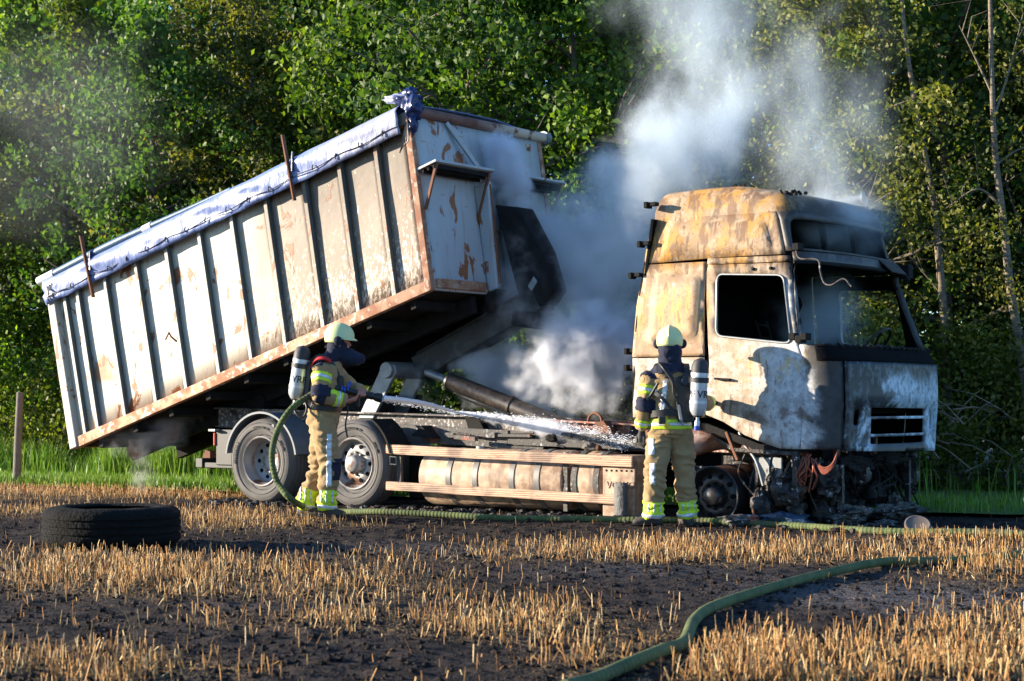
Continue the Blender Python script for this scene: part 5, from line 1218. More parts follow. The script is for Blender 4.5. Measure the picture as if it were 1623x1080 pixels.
def boots(parent, foots, mat=None):
    for (an, toe, nm) in foots:
        b = MB(); an, toe = Vector(an), Vector(toe); d = toe - an; d.z = 0; L = d.length; d.normalize(); s = Vector((-d.y, d.x, 0))
        g0 = Vector((an.x, an.y, 0))
        limb(b, [an + Vector((0, 0, .16)), an + Vector((0, 0, .02)), g0 + Vector((0, 0, .07))], [.062, .058, .060], 14)
        loft(b, [(g0 + d * x + Vector((0, 0, zc)), rx, rz, s, (0, 0, 1)) for x, rx, rz, zc in ((-.085, .025, .02, .045), (-.07, .045, .04, .045), (-.02, .052, .05, .055), (.06, .052, .048, .052), (.13, .056, .040, .044), (.18, .05, .033, .038), (.205, .03, .02, .033))], 14)
        o = fuse(b, 'boot', M['boot'], parent, .010, 2)
        b = MB(); loft(b, [(g0 + d * x + Vector((0, 0, .012)), rx, .014, s, (0, 0, 1)) for x, rx in ((-.095, .03), (-.07, .052), (.06, .056), (.13, .060), (.19, .05), (.215, .03))], 12); so_ = b.build('sole', M['black'], o, smooth=50)
def eye_pts(): pass

# ---------- right firefighter, seen from behind, pointing a gloved hand at the door
XR, YR = PW(1062, 834, 17.92).x, 17.92
fr = empty('person', (XR, YR, .0), 0, label='firefighter seen from behind reaching a gloved hand towards the burnt cab door', cat='person', group=None); fr['org'] = [0, 0, 0]
V_ = Vector
hipL, hipR = V_((-.095, 0, .93)), V_((.105, .02, .93)); knL, knR = V_((-.15, -.05, .50)), V_((.145, .05, .50)); anL, anR = V_((-.16, .03, .10)), V_((.185, .08, .10))
shL, shR = V_((-.19, .0, 1.47)), V_((.20, .02, 1.47)); elL, elR = V_((-.245, -.03, 1.18)), V_((.315, .10, 1.20)); wrL, wrR = V_((-.275, .02, .95)), V_((.425, .32, 1.21))
b = MB(); head_parts(b, (.0, .03, 1.79), R(80)); limb(b, [(0, .02, 1.64), (0, .0, 1.50)], [.065, .08]); hand(b, wrL + V_((0, 0, -.02)), (-.02, .05, -1), (.7, .7, 0), -1, .45, 1.1)
hand(b, wrR + V_((.02, .03, 0)), (.75, .65, .02), (-.3, .3, -.9), 1, .30, 1.1)
limb(b, [wrL + V_((0, 0, .08)), wrL], [.035, .03]); limb(b, [elR.lerp(wrR, .7), wrR], [.035, .03])
# one continuous figure under the clothes
loft(b, [((0, .01, z), rx, ry, (1, 0, 0), (0, 1, 0)) for z, rx, ry in ((.88, .15, .10), (1.1, .14, .10), (1.35, .17, .11), (1.5, .15, .09))])
for a, k_, f_ in ((hipL, knL, anL), (hipR, knR, anR)): limb(b, [a, k_, f_], [.08, .055, .04])
for a, k_, f_ in ((shL, elL, wrL), (shR, elR, wrR)): limb(b, [a, k_, f_], [.05, .04, .03])
fuse(b, 'body', M['glove'], fr, .007, 2)
def jacket(parent, rings, arms, disp, extra=None):
    b = MB(); loft(b, [(c, rx, ry, (1, 0, 0), (0, 1, 0)) for c, rx, ry in rings], 26)
    for (s_, e_, w_, r0, r1, r2) in arms:
        m1, m2 = s_.lerp(e_, .5), e_.lerp(w_, .5)
        b.tube([s_ + (s_ - e_) * .12, s_, m1, e_ + (s_ - e_) * .12, e_, e_ + (w_ - e_) * .15, m2, w_], [r0 * .55, r0, r0 * .93, r1 * 1.04, r1 * 1.05, r1 * 1.0, (r1 + r2) / 2, r2], 18)
    if extra: extra(b)
    return fuse(b, 'jacket', M['cloth'], parent, .0105, 3, disp)
def trousers(parent, rings, legs, disp):
    b = MB(); loft(b, [(c, rx, ry, (1, 0, 0), (0, 1, 0)) for c, rx, ry in rings], 26)
    for (h, k_, a_, r0, r1, r2) in legs:
        b.tube([h + V_((0, 0, .05)), h - V_((0, 0, .04)), h.lerp(k_, .5), k_ + V_((0, 0, .05)), k_ - V_((0, 0, .04)), k_.lerp(a_, .5), a_ + V_((0, 0, .06)), a_ - V_((0, 0, .02))], [r0 * .9, r0, r0 * .96, r1 * 1.04, r1, r1 * .97, r2, r2 * 1.05], 20)
    return fuse(b, 'trousers', M['cloth'], parent, .0115, 3, disp)
tr = trousers(fr, [(V_((.0, .01, .86)), .14, .12), (V_((.0, .01, .95)), .185, .145), (V_((.0, .0, 1.06)), .18, .14)], [(hipL, knL, anL, .112, .092, .080), (hipR, knR, anR, .112, .092, .080)], wrinkle(.024, 4.5, 13, 1))
jk = jacket(fr, [(V_((.0, .0, .90)), .195, .155), (V_((.0, .0, .96)), .20, .158), (V_((.0, .0, 1.08)), .188, .15), (V_((.0, .0, 1.25)), .195, .152), (V_((.0, .0, 1.40)), .215, .155), (V_((.0, .0, 1.50)), .20, .135), (V_((.0, .0, 1.57)), .13, .105), (V_((0, .01, 1.62)), .08, .08)],
            [(shL, elL, wrL, .090, .075, .060), (shR, elR, wrR, .090, .075, .060)], wrinkle(.015, 6, 11, 4))
torso = lambda z0, z1: (lambda c, n: z0 < c.z < z1 and abs(c.x) < .205 and not (c.x < -.185 and c.z < 1.4))
band(jk, torso(.955, .985), 'lime_band', M['lime'], .004); band(jk, torso(.985, 1.015), 'silver_band', M['silver'], .006); band(jk, torso(1.015, 1.045), 'lime_band', M['lime'], .004)
for a0_, a1_, m_ in ((.42, .52, 'lime'), (.52, .62, 'silver'), (.62, .72, 'lime')): band(jk, along(shL, elL, a0_ - .08, a1_ - .08, .13), m_ + '_band', M[m_], .004 if m_ == 'lime' else .006)
band(jk, lambda c, n: (along(shL, elL, .78, 1.05, .13)(c) or along(elL, wrL, -.05, .18, .13)(c)) and c.x < -.15, 'elbow_pad', M['navy'], .008)
for a0_, a1_, m_ in ((.60, .70, 'lime'), (.70, .80, 'silver'), (.80, .90, 'lime')): band(jk, along(elL, wrL, a0_, a1_, .1), m_ + '_band', M[m_], .004 if m_ == 'lime' else .006); band(jk, along(elR, wrR, a0_, a1_, .1), m_ + '_band', M[m_], .004)
band(jk, lambda c, n: c.z > 1.44 and n.z > .15 and n.y < .5, 'shoulder_yoke', M['navy'], .004)
band(jk, lambda c, n: -.08 < c.x + (1.4 - c.z) * .12 < -.035 and 1.10 < c.z < 1.42 and n.y < -.2, 'silver_braces', M['silver'], .005)
band(jk, lambda c, n: -.13 < c.x < -.035 and 1.045 < c.z < 1.12 and n.y < -.2, 'lime_panel', M['lime'], .004)
for A_, K_ in ((anL, knL), (anR, knR)):
    lg = along(A_, K_, -.14, .52, .16)
    band(tr, lambda c, n: along(A_, K_, -.10, .13, .16)(c), 'lime_cuff', M['lime'], .006)
    band(tr, lambda c, n: along(A_, K_, .13, .36, .16)(c) and n.y < .35, 'lime_cuff', M['lime'], .004)
    for s_ in (-.062, -.005, .05): band(tr, lambda c, n, s_=s_: along(A_, K_, .13, .34, .16)(c) and s_ < c.x - (A_.x) < s_ + .014 and n.y < .3, 'silver_strip', M['silver'], .008)
    band(tr, lambda c, n: along(A_, K_, -.02, .06, .16)(c), 'silver_cuff', M['silver'], .009)
band(tr, lambda c, n: -.205 < c.x < -.155 and .40 < c.z < .62 and n.x < -.1 and n.y < .25, 'silver_strip', M['silver'], .005)
band(tr, lambda c, n: -.215 < c.x < -.165 and .70 < c.z < .86 and n.y < .0, 'pocket_flap', M['silver'], .006)
b = MB(); loft(b, [(V_((.0, .01, z)), rx, ry, (1, 0, 0), (0, 1, 0)) for z, rx, ry in ((1.55, .10, .095), (1.62, .112, .11), (1.70, .112, .115), (1.78, .108, .118), (1.86, .10, .11))]); fuse(b, 'hood', M['navy'], fr, .009, 3, wrinkle(.009, 9, 14, 8))
helmet(fr, (.0, .03, 1.825), R(80))
boots(fr, [(anL + V_((0, 0, .0)), anL + V_((-.25, .03, 0)), 0), (anR, anR + V_((-.06, .25, 0)), 0)])
ro = MB()
for k in range(3): pass
badge = MB(); badge.lathe([(0, .001), (0, .030), (.008, .028), (.010, .001)], shL + V_((-.085, -.055, -.03)), (-.75, -.66, 0), 16); badge.build('badge', M['orange'], jk)
tx = flat_text('BRANDWEER', .052, (-.095, -.176, 1.405), (1, 0, 0), (0, 0, 1), M['white_print'], 'back_lettering', jk, .002)
# ---------- breathing set builder
def wrap_text(s, size, rad, ang0, z, mat, parent):
    cu = bpy.data.curves.new('cylinder_lettering', 'FONT'); cu.body = s; cu.size = size; cu.align_x = 'CENTER'; cu.extrude = .0015; cu.offset = size * .018
    o = bpy.data.objects.new('t', cu); scene.collection.objects.link(o); dg = bpy.context.evaluated_depsgraph_get(); dg.update()
    me = bpy.data.meshes.new_from_object(o.evaluated_get(dg)); bpy.data.objects.remove(o)
    for v in me.vertices:
        a = ang0 + v.co.x / rad; v.co = Vector((math.cos(a) * (rad + .0015 + v.co.z), math.sin(a) * (rad + .0015 + v.co.z), z + v.co.y))
    me.materials.clear(); return link_mesh('cylinder_lettering', me, mat, parent)
def breathing(loc, rx, ry, label, face, parts_extra=None, text='VRF', shift=0):
    e = empty('breathing_apparatus', loc, 0, label=label, cat='air tank'); e['org'] = [0, 0, 0]; e.rotation_euler = (rx, ry, 0)
    r = .083
    b = MB(); b.lathe([(.0, .001), (.0, .03), (.02, .055), (.06, .078), (.10, r), (.46, r), (.50, .078), (.54, .055), (.56, .001)], (0, 0, 0), (0, 0, 1), 32); cyl = b.build('cylinder', M['cylinder_silver'], e, smooth=40)
    b = MB(); b.lathe([(.43, .087), (.50, .085), (.55, .062), (.575, .001)], (0, 0, 0), (0, 0, 1), 28); b.build('end_cap', M['cap'], cyl, smooth=40); b = MB(); b.lathe([(.0, .02), (.0, .04), (.055, .070), (.06, .001)], (0, 0, 0), (0, 0, 1), 24); b.build('end_cap', M['cap'], cyl, smooth=40)
    b = MB(); b.lathe([(.335, .088), (.335, .092), (.385, .092), (.385, .088)], (0, 0, 0), (0, 0, 1), 28, closed=True); b.build('dark_band', M['cap'], cyl, smooth=30)
    b = MB(); b.lathe([(.40, .085), (.40, .087), (.43, .087), (.43, .085)], (0, 0, 0), (0, 0, 1), 28, closed=True); b.lathe([(.13, .0845), (.13, .086), (.16, .086), (.16, .0845)], (0, 0, 0), (0, 0, 1), 28, closed=True); b.build('light_band', M['silver'], cyl, smooth=30)
    wrap_text(text, .098, r, face, .19, M['dark_print'], cyl)
    b = MB(); b.lathe([(-.09, .001), (-.09, .026), (-.04, .026), (-.03, .018), (.0, .018)], (0, 0, 0), (0, 0, 1), 14); b.build('valve', M['silver'], e, smooth=40)
    b = MB(); b.lathe([(-.13, .001), (-.13, .028), (-.085, .030), (-.085, .001)], (0, 0, 0), (0, 0, 1), 14); b.build('valve_wheel', M['blue'], e, smooth=40)
    return e
ba = breathing((XR + .245, YR - .235, 1.07), R(2), R(3), 'air cylinder marked VRF worn by the firefighter beside the cab', R(-92), text='PF VRF')
def tape(b, pts, wd, th, nrm):
    """flat strap along points"""
    pts = spline(pts, 5); vs, fs = [], []
    for i, p in enumerate(pts):
        t = (pts[min(i + 1, len(pts) - 1)] - pts[max(i - 1, 0)]).normalized(); n_ = Vector(nrm(p)) if callable(nrm) else Vector(nrm); n_ = (n_ - t * n_.dot(t)).normalized(); s = t.cross(n_)
        vs += [p - s * wd / 2, p + s * wd / 2, p + s * wd / 2 + n_ * th, p - s * wd / 2 + n_ * th]
    for i in range(len(pts) - 1):
        for j in range(4): fs.append((i * 4 + j, i * 4 + (j + 1) % 4, i * 4 + 4 + (j + 1) % 4, i * 4 + 4 + j))
    k = (len(pts) - 1) * 4; fs += [(0, 1, 2, 3), (k + 3, k + 2, k + 1, k)]; b.add(vs, fs)
def in_set(e, p): return e.matrix_basis.inverted() @ (Vector(p))
o3 = Vector((XR, YR, 0))
def wr3(pts): return [ba.matrix_basis.inverted() @ (o3 + Vector(p)) for p in pts]
b = MB(); b.hexa(wr3([(.06, -.13, 1.02), (.22, -.10, 1.02), (.22, -.165, 1.02), (.06, -.185, 1.02), (.03, -.13, 1.45), (.17, -.10, 1.45), (.17, -.17, 1.45), (.03, -.185, 1.45)])); b.build('back_plate', M['black'], ba, bevel=.012)
b = MB(); tape(b, wr3([(.05, -.20, 1.36), (-.02, -.19, 1.47), (-.09, -.13, 1.575), (-.13, -.02, 1.58), (-.14, .10, 1.50)]), .05, .012, (0, -.6, .8)); tape(b, wr3([(.12, -.20, 1.38), (.15, -.17, 1.50), (.155, -.09, 1.575), (.15, .02, 1.58)]), .05, .012, (0, -.6, .8)); b.build('shoulder_strap', M['black'], ba)
b = MB(); tape(b, wr3([(.10, -.19, 1.10), (.0, -.185, 1.115), (-.10, -.17, 1.11), (-.17, -.12, 1.10), (-.212, -.02, 1.09), (-.19, .1, 1.09)]), .065, .014, lambda p: (-.2, -1, 0)); tape(b, wr3([(.05, -.195, 1.08), (-.02, -.205, 1.17), (-.10, -.195, 1.26), (-.16, -.15, 1.30)]), .035, .010, (0, -1, 0)); tape(b, wr3([(.16, -.16, 1.10), (.205, -.06, 1.09), (.2, .08, 1.08)]), .06, .014, (1, -.3, 0)); b.build('waist_belt', M['black'], ba)
b = MB(); b.tube(spline(wr3([(.10, -.21, 1.18), (.02, -.22, 1.28), (.0, -.22, 1.42), (-.08, -.19, 1.54), (-.12, -.10, 1.60)]), 6), .011, 8); b.tube(spline(wr3([(-.13, -.17, 1.40), (-.20, -.12, 1.28), (-.235, -.13, 1.24)]), 5), .014, 8); b.build('air_line', M['black'], ba, smooth=60)
b = MB(); b.hexa(wr3([(-.13, -.20, 1.00), (-.06, -.21, 1.00), (-.06, -.17, 1.00), (-.13, -.16, 1.00), (-.13, -.21, 1.08), (-.06, -.22, 1.08), (-.06, -.17, 1.08), (-.13, -.16, 1.08)])); b.build('buckle', M['cap'], ba, bevel=.012)
b = MB(); b.lathe([(0, .001), (0, .030), (.008, .030), (.01, .001)], ba.matrix_basis.inverted() @ (o3 + V_((-.045, -.20, .985))), (0, -1, 0), 14); b.build('tag_disc', M['yellow'], ba, smooth=40)
b = MB(); b.hexa(wr3([(.08, -.225, 1.00), (.115, -.235, .99), (.115, -.21, .99), (.08, -.20, 1.00), (.045, -.225, 1.19), (.08, -.235, 1.19), (.08, -.21, 1.19), (.045, -.20, 1.19)])); b.build('side_pad', M['fender'], ba, bevel=.008)

# ---------- left firefighter with the nozzle
YL = 18.9; XL = PW(508, 820, YL).x; ZS = 1.0
fl = empty('person', (XL, YL, .03), 0, label='firefighter standing sideways and aiming a water hose at the smoking chassis', cat='person'); fl['org'] = [0, 0, 0]
hR, hL = V_((.035, -.10, .96)), V_((.03, .10, .96)); kR, kL = V_((.105, -.12, .53)), V_((-.03, .12, .53)); aR, aL = V_((.075, -.13, .10)), V_((-.17, .13, .10))
sR, sL = V_((.03, -.185, 1.53)), V_((.13, .17, 1.52)); eR, eL = V_((.02, -.27, 1.26)), V_((.30, .20, 1.32)); wR, wL = V_((.275, -.19, 1.20)), V_((.415, .0, 1.30))
NZ0, NZ1 = V_((.16, -.13, 1.335)), V_((.64, -.05, 1.225))       # nozzle axis
b = MB(); head_parts(b, (.205, -.02, 1.80), R(-8)); limb(b, [(.17, -.01, 1.68), (.09, .0, 1.52)], [.062, .075])
nd = (NZ1 - NZ0).normalized()
hand(b, wR + V_((.01, .02, .0)), (.85, .45, .15), (-.1, .5, .85), -1, .75, 1.1); hand(b, wL - V_((.02, .0, 0)), (.35, -.9, .05), (-.1, .2, -1), 1, .85, 1.1)
loft(b, [((x, 0, z), rx, ry, (1, 0, 0), (0, 1, 0)) for x, z, rx, ry in ((.02, .90, .11, .14), (.04, 1.1, .10, .14), (.07, 1.35, .11, .16), (.08, 1.52, .09, .15))])
for a, k_, f_ in ((hR, kR, aR), (hL, kL, aL)): limb(b, [a, k_, f_], [.08, .055, .04])
for a, k_, f_ in ((sR, eR, wR), (sL, eL, wL)): limb(b, [a, k_, f_], [.05, .04, .03])
fuse(b, 'body', M['skin'], fl, .0065, 2)
tr = trousers(fl, [(V_((.02, .0, .88)), .13, .15), (V_((.02, .0, .98)), .15, .18), (V_((.03, .0, 1.12)), .145, .175)], [(hR, kR, aR, .115, .095, .084), (hL, kL, aL, .112, .092, .082)], wrinkle(.024, 4.5, 13, 11))
jk = jacket(fl, [(V_((.03, .0, 1.00)), .158, .19), (V_((.035, .0, 1.08)), .16, .19), (V_((.045, .0, 1.20)), .15, .18), (V_((.06, .0, 1.36)), .16, .195), (V_((.075, .0, 1.50)), .15, .19), (V_((.09, .0, 1.60)), .115, .13), (V_((.12, 0, 1.67)), .085, .09)],
            [(sR, eR, wR, .090, .078, .062), (sL, eL, wL, .088, .075, .060)], wrinkle(.015, 6, 11, 14))
for a0_, a1_, m_ in ((.18, .30, 'lime'), (.30, .42, 'silver'), (.42, .54, 'lime')): band(jk, along(sR, eR, a0_, a1_, .11), m_ + '_band', M[m_], .004 if m_ == 'lime' else .006)
band(jk, lambda c, n: (along(sR, eR, .72, 1.1, .12)(c) or along(eR, wR, -.15, .2, .12)(c)) and c.y < -.22, 'elbow_pad', M['navy'], .008)
for a0_, a1_, m_ in ((.58, .66, 'lime'), (.66, .76, 'silver'), (.76, .84, 'lime')): band(jk, along(eR, wR, a0_, a1_, .1), m_ + '_band', M[m_], .004 if m_ == 'lime' else .006)
band(jk, lambda c, n: along(eR, wR, .0, .6, .12)(c) and n.z > .45 and c.y < -.19, 'lime_band', M['lime'], .005)
band(jk, lambda c, n: .13 < c.x < .21 and 1.25 < c.z < 1.48 and n.x > .3 and -.12 < c.y < -.05, 'silver_strip', M['silver'], .005)
band(jk, lambda c, n: c.z > 1.50 and n.z > .3 and c.x < .05, 'shoulder_yoke', M['navy'], .004)
band(tr, lambda c, n: .085 < c.x < .135 and .32 < c.z < .86 and n.y < -.05 and c.y < -.08, 'silver_strip', M['silver'], .006)
band(tr, lambda c, n: c.x > .135 and .38 < c.z < .60 and c.y < -.02 and n.x > .3, 'knee_patch', M['navy'], .006)
for A_, K_ in ((aR, kR), (aL, kL)):
    band(tr, lambda c, n: along(A_, K_, -.10, .14, .16)(c), 'lime_cuff', M['lime'], .006)
    band(tr, lambda c, n: along(A_, K_, .14, .42, .16)(c) and n.y < .3 and n.x > -.5, 'lime_cuff', M['lime'], .004)
    for s_ in (-.05, .005, .06): band(tr, lambda c, n, s_=s_: along(A_, K_, .12, .40, .16)(c) and s_ < c.x - A_.x < s_ + .014 and n.y < .3, 'silver_strip', M['silver'], .008)
    band(tr, lambda c, n: along(A_, K_, -.02, .06, .16)(c), 'silver_cuff', M['silver'], .009)
b = MB(); loft(b, [(V_((x, -.01, z)), rx, ry, (1, 0, 0), (0, 1, 0)) for x, z, rx, ry in ((.10, 1.60, .115, .12), (.14, 1.66, .125, .12), (.175, 1.72, .115, .112), (.19, 1.80, .105, .105), (.18, 1.87, .10, .10))])
limb(b, [(.24, -.02, 1.67), (.34, -.03, 1.645), (.40, -.04, 1.63)], [.088, .082, .062], 16)
fuse(b, 'hood', M['navy'], fl, .009, 3, wrinkle(.010, 9, 14, 18))
helmet(fl, (.195, -.02, 1.855), R(-8), R(6))
boots(fl, [(aR, aR + V_((.25, -.04, 0)), 0), (aL, aL + V_((.22, -.10, 0)), 0)])
b = MB(); b.lathe([(0, .001), (0, .030), (.008, .028), (.010, .001)], sR + V_((.0, -.088, -.06)), (0, -1, .1), 16); b.build('badge', M['red'], jk)
b = MB(); tape(b, [V_((-.08, -.10, 1.56)), V_((-.02, -.16, 1.622)), V_((.06, -.17, 1.63)), V_((.12, -.15, 1.60))], .05, .012, (0, -.6, .8)); b.build('red_collar_tape', M['red'], jk)
bl_ = breathing((XL - .26, YL - .03, 1.235), R(2), R(9), 'tilted air cylinder marked VRF worn by the firefighter with the hose', R(-78))
oL = Vector((XL, YL, .03))
def wl3(pts): return [bl_.matrix_basis.inverted() @ (oL + Vector(p)) for p in pts]
b = MB(); b.hexa(wl3([(-.17, -.10, 1.15), (-.115, -.12, 1.15), (-.115, .12, 1.15), (-.17, .10, 1.15), (-.13, -.10, 1.60), (-.085, -.12, 1.60), (-.085, .12, 1.60), (-.13, .10, 1.60)])); b.build('back_plate', M['black'], bl_, bevel=.012)
b = MB(); tape(b, wl3([(-.11, -.10, 1.56), (-.02, -.13, 1.65), (.07, -.13, 1.64), (.15, -.13, 1.55), (.20, -.12, 1.42), (.17, -.13, 1.28)]), .045, .012, (.3, -1, .3)); tape(b, wl3([(-.13, -.12, 1.20), (-.08, -.18, 1.14), (.04, -.205, 1.13), (.16, -.16, 1.12), (.21, .0, 1.11)]), .06, .014, (.2, -1, 0)); b.build('harness_strap', M['black'], bl_)
b = MB(); b.tube(spline(wl3([(-.15, -.13, 1.20), (-.12, -.19, 1.12), (-.16, -.2, 1.03), (-.24, -.17, 1.08), (-.24, -.1, 1.16)]), 6), .012, 8); b.tube(spline(wl3([(.22, -.10, 1.40), (.27, -.11, 1.28), (.29, -.10, 1.10), (.27, -.12, .95), (.29, -.12, .82)]), 6), .009, 7); b.build('air_line', M['black'], bl_, smooth=60)
b = MB(); b.hexa(wl3([(.19, -.15, 1.32), (.25, -.15, 1.32), (.25, -.08, 1.32), (.19, -.08, 1.32), (.19, -.15, 1.46), (.25, -.15, 1.46), (.25, -.08, 1.46), (.19, -.08, 1.46)])); b.build('gauge', M['black'], bl_, bevel=.015)

# nozzle, hose, jet
hz = oL + NZ0; nz1 = oL + NZ1; L = (nz1 - hz).length
noz = empty('hose_nozzle', hz, 0, label='black branch pipe nozzle held by the left firefighter', cat='nozzle'); noz['org'] = [0, 0, 0]
b = MB(); b.lathe([(0, .001), (0, .034), (.05, .036), (.06, .045), (.10, .045), (.11, .036), (.17, .034), (.26, .030), (.34, .030), (.36, .038), (.40, .040), (.41, .034), (.44, .046), (L - .01, .050), (L, .044), (L, .001)], (0, 0, 0), nz1 - hz, 24); b.build('barrel', M['black'], noz, smooth=35)
b = MB(); b.beam(nd * .25 + V_((0, 0, -.02)), nd * .27 + V_((-.02, 0, -.14)), .03, .045); b.build('pistol_grip', M['black'], noz, bevel=.01)
b = MB(); b.tube([nd * .14 + V_((0, -.04, 0)), nd * .14 + V_((.02, -.05, .09)), nd * .14 + V_((.02, .05, .09)), nd * .14 + V_((0, .04, 0))], .010, 7); b.build('bail_handle', M['blue'], noz, smooth=60)
for t_ in (.065, .095): b = MB(); b.lathe([(t_, .0455), (t_, .048), (t_ + .014, .048), (t_ + .014, .0455)], (0, 0, 0), nz1 - hz, 20, closed=True); b.build('coupling_ring', M['blue'], noz)
def ground_pts(lst, r): 
    out = []
    for (px, py) in lst: g_ = PG(px, py); g_.z = gh(g_.x, g_.y) + r; out.append(g_)
    return out
rH = .032
Yh = YL - .30
up = [hz - nd * .02, hz - nd * .10 + V_((0, -.02, -.005)), PW(490, 628, YL - .22), PW(462, 648, Yh), PW(441, 680, Yh), PW(431, 722, Yh - .05), PW(440, 765, Yh - .1), PW(468, 796, Yh - .1)]
g0_ = ground_pts([(510, 814), (600, 818), (700, 821), (800, 824), (900, 826), (1000, 829), (1060, 829), (1120, 830), (1240, 836), (1400, 846), (1560, 851), (1700, 856)], rH)
b = MB(); b.tube(spline(up + g0_, 14), rH * 1.02, 12)
tag(b.build('fire_hose', M['hose'], None, smooth=60, att='len'), 'green fire hose looping behind the left firefighter and running past the lorry', 'fire hose')
b = MB(); g1_ = ground_pts([(895, 1098), (945, 1083), (1000, 1067), (1050, 1048), (1084, 1024), (1100, 992), (1126, 973), (1185, 950), (1250, 932), (1310, 916), (1400, 901), (1510, 891), (1620, 886), (1750, 880)], rH)
b.tube(spline(g1_, 14), rH, 12); tag(b.build('fire_hose', M['hose'], None, smooth=60, att='len'), 'green fire hose winding through the stubble in the right foreground', 'fire hose')
# water jet and drops
je = nz1; jt = TW(*UZ(722, 654, .55)); jend = TW(*UZ(1000, 703, .45))
wt = empty('water_jet', je, 0, label='white water jet shooting from the nozzle and breaking up over the chassis', cat='water jet', kind='stuff'); wt['org'] = list(je)
b = MB(); pts = [je.lerp(jt, t) + V_((0, 0, .03 * math.sin(t * 3.1))) for t in np.linspace(0, 1, 14)]
b.tube(pts, [lerp(.030, .026, k / 13) * (1 + .12 * noise.noise(V_((k * .9, 0, 0)))) * (1 if k < 9 else 1 - (k - 9) * .16) for k in range(14)], 12); o = b.build('jet_core', M['water'], wt, smooth=60); tag(o, kind='stuff')
b = MB(); rj = random.Random(3)
dj = (jend - jt).normalized(); sj = dj.cross(V_((0, 0, 1))).normalized(); tj = dj.cross(sj)
def drop(p, r_, l_): b.add([p + dj * l_, p - dj * l_, p + sj * r_, p - sj * r_, p + tj * r_, p - tj * r_], [(0, 2, 4), (2, 1, 4), (1, 3, 4), (3, 0, 4), (2, 0, 5), (1, 2, 5), (3, 1, 5), (0, 3, 5)])
for k in range(5200):
    t = rj.random() ** 1.3; s = .010 + .050 * t; clump = .06 * noise.noise(V_((t * 14, 0, 0)))
    p = jt.lerp(jend, t) + V_((rj.gauss(0, .04), rj.gauss(0, s), rj.gauss(0, s * .8) + clump * t + .05 * math.sin(t * 3.1)))
    r_ = rj.choice((.0018, .0025, .0035)) * rj.uniform(.6, 1.3) * (1.6 if rj.random() < .06 else 1); drop(p, r_, r_ * rj.uniform(1.5, 5))
for k in range(500):
    t = rj.random(); p = je.lerp(jt, t) + V_((0, rj.gauss(0, .025), rj.gauss(0, .022))); r_ = .004
    b.add([p + V_((r_ * 2, 0, 0)), p - V_((r_ * 2, 0, 0)), p + V_((0, r_, 0)), p - V_((0, r_, 0)), p + V_((0, 0, r_)), p - V_((0, 0, r_))], [(0, 2, 4), (2, 1, 4), (1, 3, 4), (3, 0, 4), (2, 0, 5), (1, 2, 5), (3, 1, 5), (0, 3, 5)])
o = b.build('droplets', M['water'], wt); tag(o, kind='stuff')

# burnt tyre, lid, debris
ct = PG(177, 866); 
bt = empty('burnt_tyre', (ct.x, ct.y, .0), 0, label='burnt black tyre lying flat in the stubble at the left', cat='tyre'); bt['org'] = [0, 0, 0]
kx = .575 / .517
TB = [(h, r_ * kx) for h, r_ in [(.0, .33), (-.01, .36), (-.02, .41), (-.012, .465), (.012, .495), (.03, .512), (.06, .517), (.075, .517), (.08, .505), (.095, .505), (.10, .517), (.135, .517), (.14, .506), (.155, .506), (.16, .517), (.195, .517), (.20, .506), (.215, .506), (.22, .517), (.255, .513), (.285, .49), (.305, .455), (.31, .40), (.305, .34), (.29, .32), (.275, .36), (.26, .46), (.03, .47), (.02, .36)]]
b = MB(); b.lathe(TB, (0, 0, .03), (0, 0, 1), 72, closed=True)
for i, v in enumerate(b.v): b.v[i] = v + v.normalized() * .006 * noise.noise(v * 9) + V_((0, 0, .008 * noise.noise(v * 5)))
b.build('tread_ring', M['tyre_burnt'], bt, smooth=50)
lc = PG(1454, 843); ld = empty('round_lid', (lc.x, lc.y, .05), 0, label='flat round brown disc leaning on the ground right of the cab', cat='disc'); ld['org'] = [0, 0, 0]
b = MB(); b.lathe([(0, .001), (0, .115), (.005, .122), (.03, .122), (.035, .11), (.03, .10), (.032, .001)], (0, 0, .0), (-.05, -.62, .78), 28); b.build('disc', simple('scorched_disc', (.16, .125, .105), .85, 0, .4, 12, .5), ld, smooth=40)
labs = ['charred lump of melted debris right below the cab door', 'flat burnt debris piece in front of the lower bumper', 'small charred fragment beside the lower step cover', 'burnt strip of sheet lying in front of the engine bay', 'charred clump at the far right of the cab front', 'crumbled burnt plastic lying between front wheel and hose', 'sooty lump just left of the round brown disc', 'flaky debris pile below the torn engine bay']
for i, (px, py) in enumerate(((1215, 826), (1330, 829), (1018, 826), (1270, 828), (1462, 815), (1190, 822), (1405, 834), (1250, 822))):
    g_ = PG(px, py); b = MB(); lump(b, (g_.x, g_.y, .03), .09 if i % 2 else .07, i * 3.3, (rr.uniform(1.2, 2.2), 1, .45), 12); tag(b.build('burnt_debris', M['burnt'] if i % 2 else M['foam'], None, smooth=40), labs[i], 'debris')
b = MB()
for k in range(260):
    u = rr.uniform(-7, 1.9); w = rr.uniform(-.45, .5); p = TW(u, w, .015); lump(b, p, rr.uniform(.015, .05), k * .37, (1.3, 1, .6), 5)
tag(b.build('ash_debris', M['burnt'], None), 'crumbs of ash and burnt debris scattered along the lorry side', 'debris', kind='stuff')

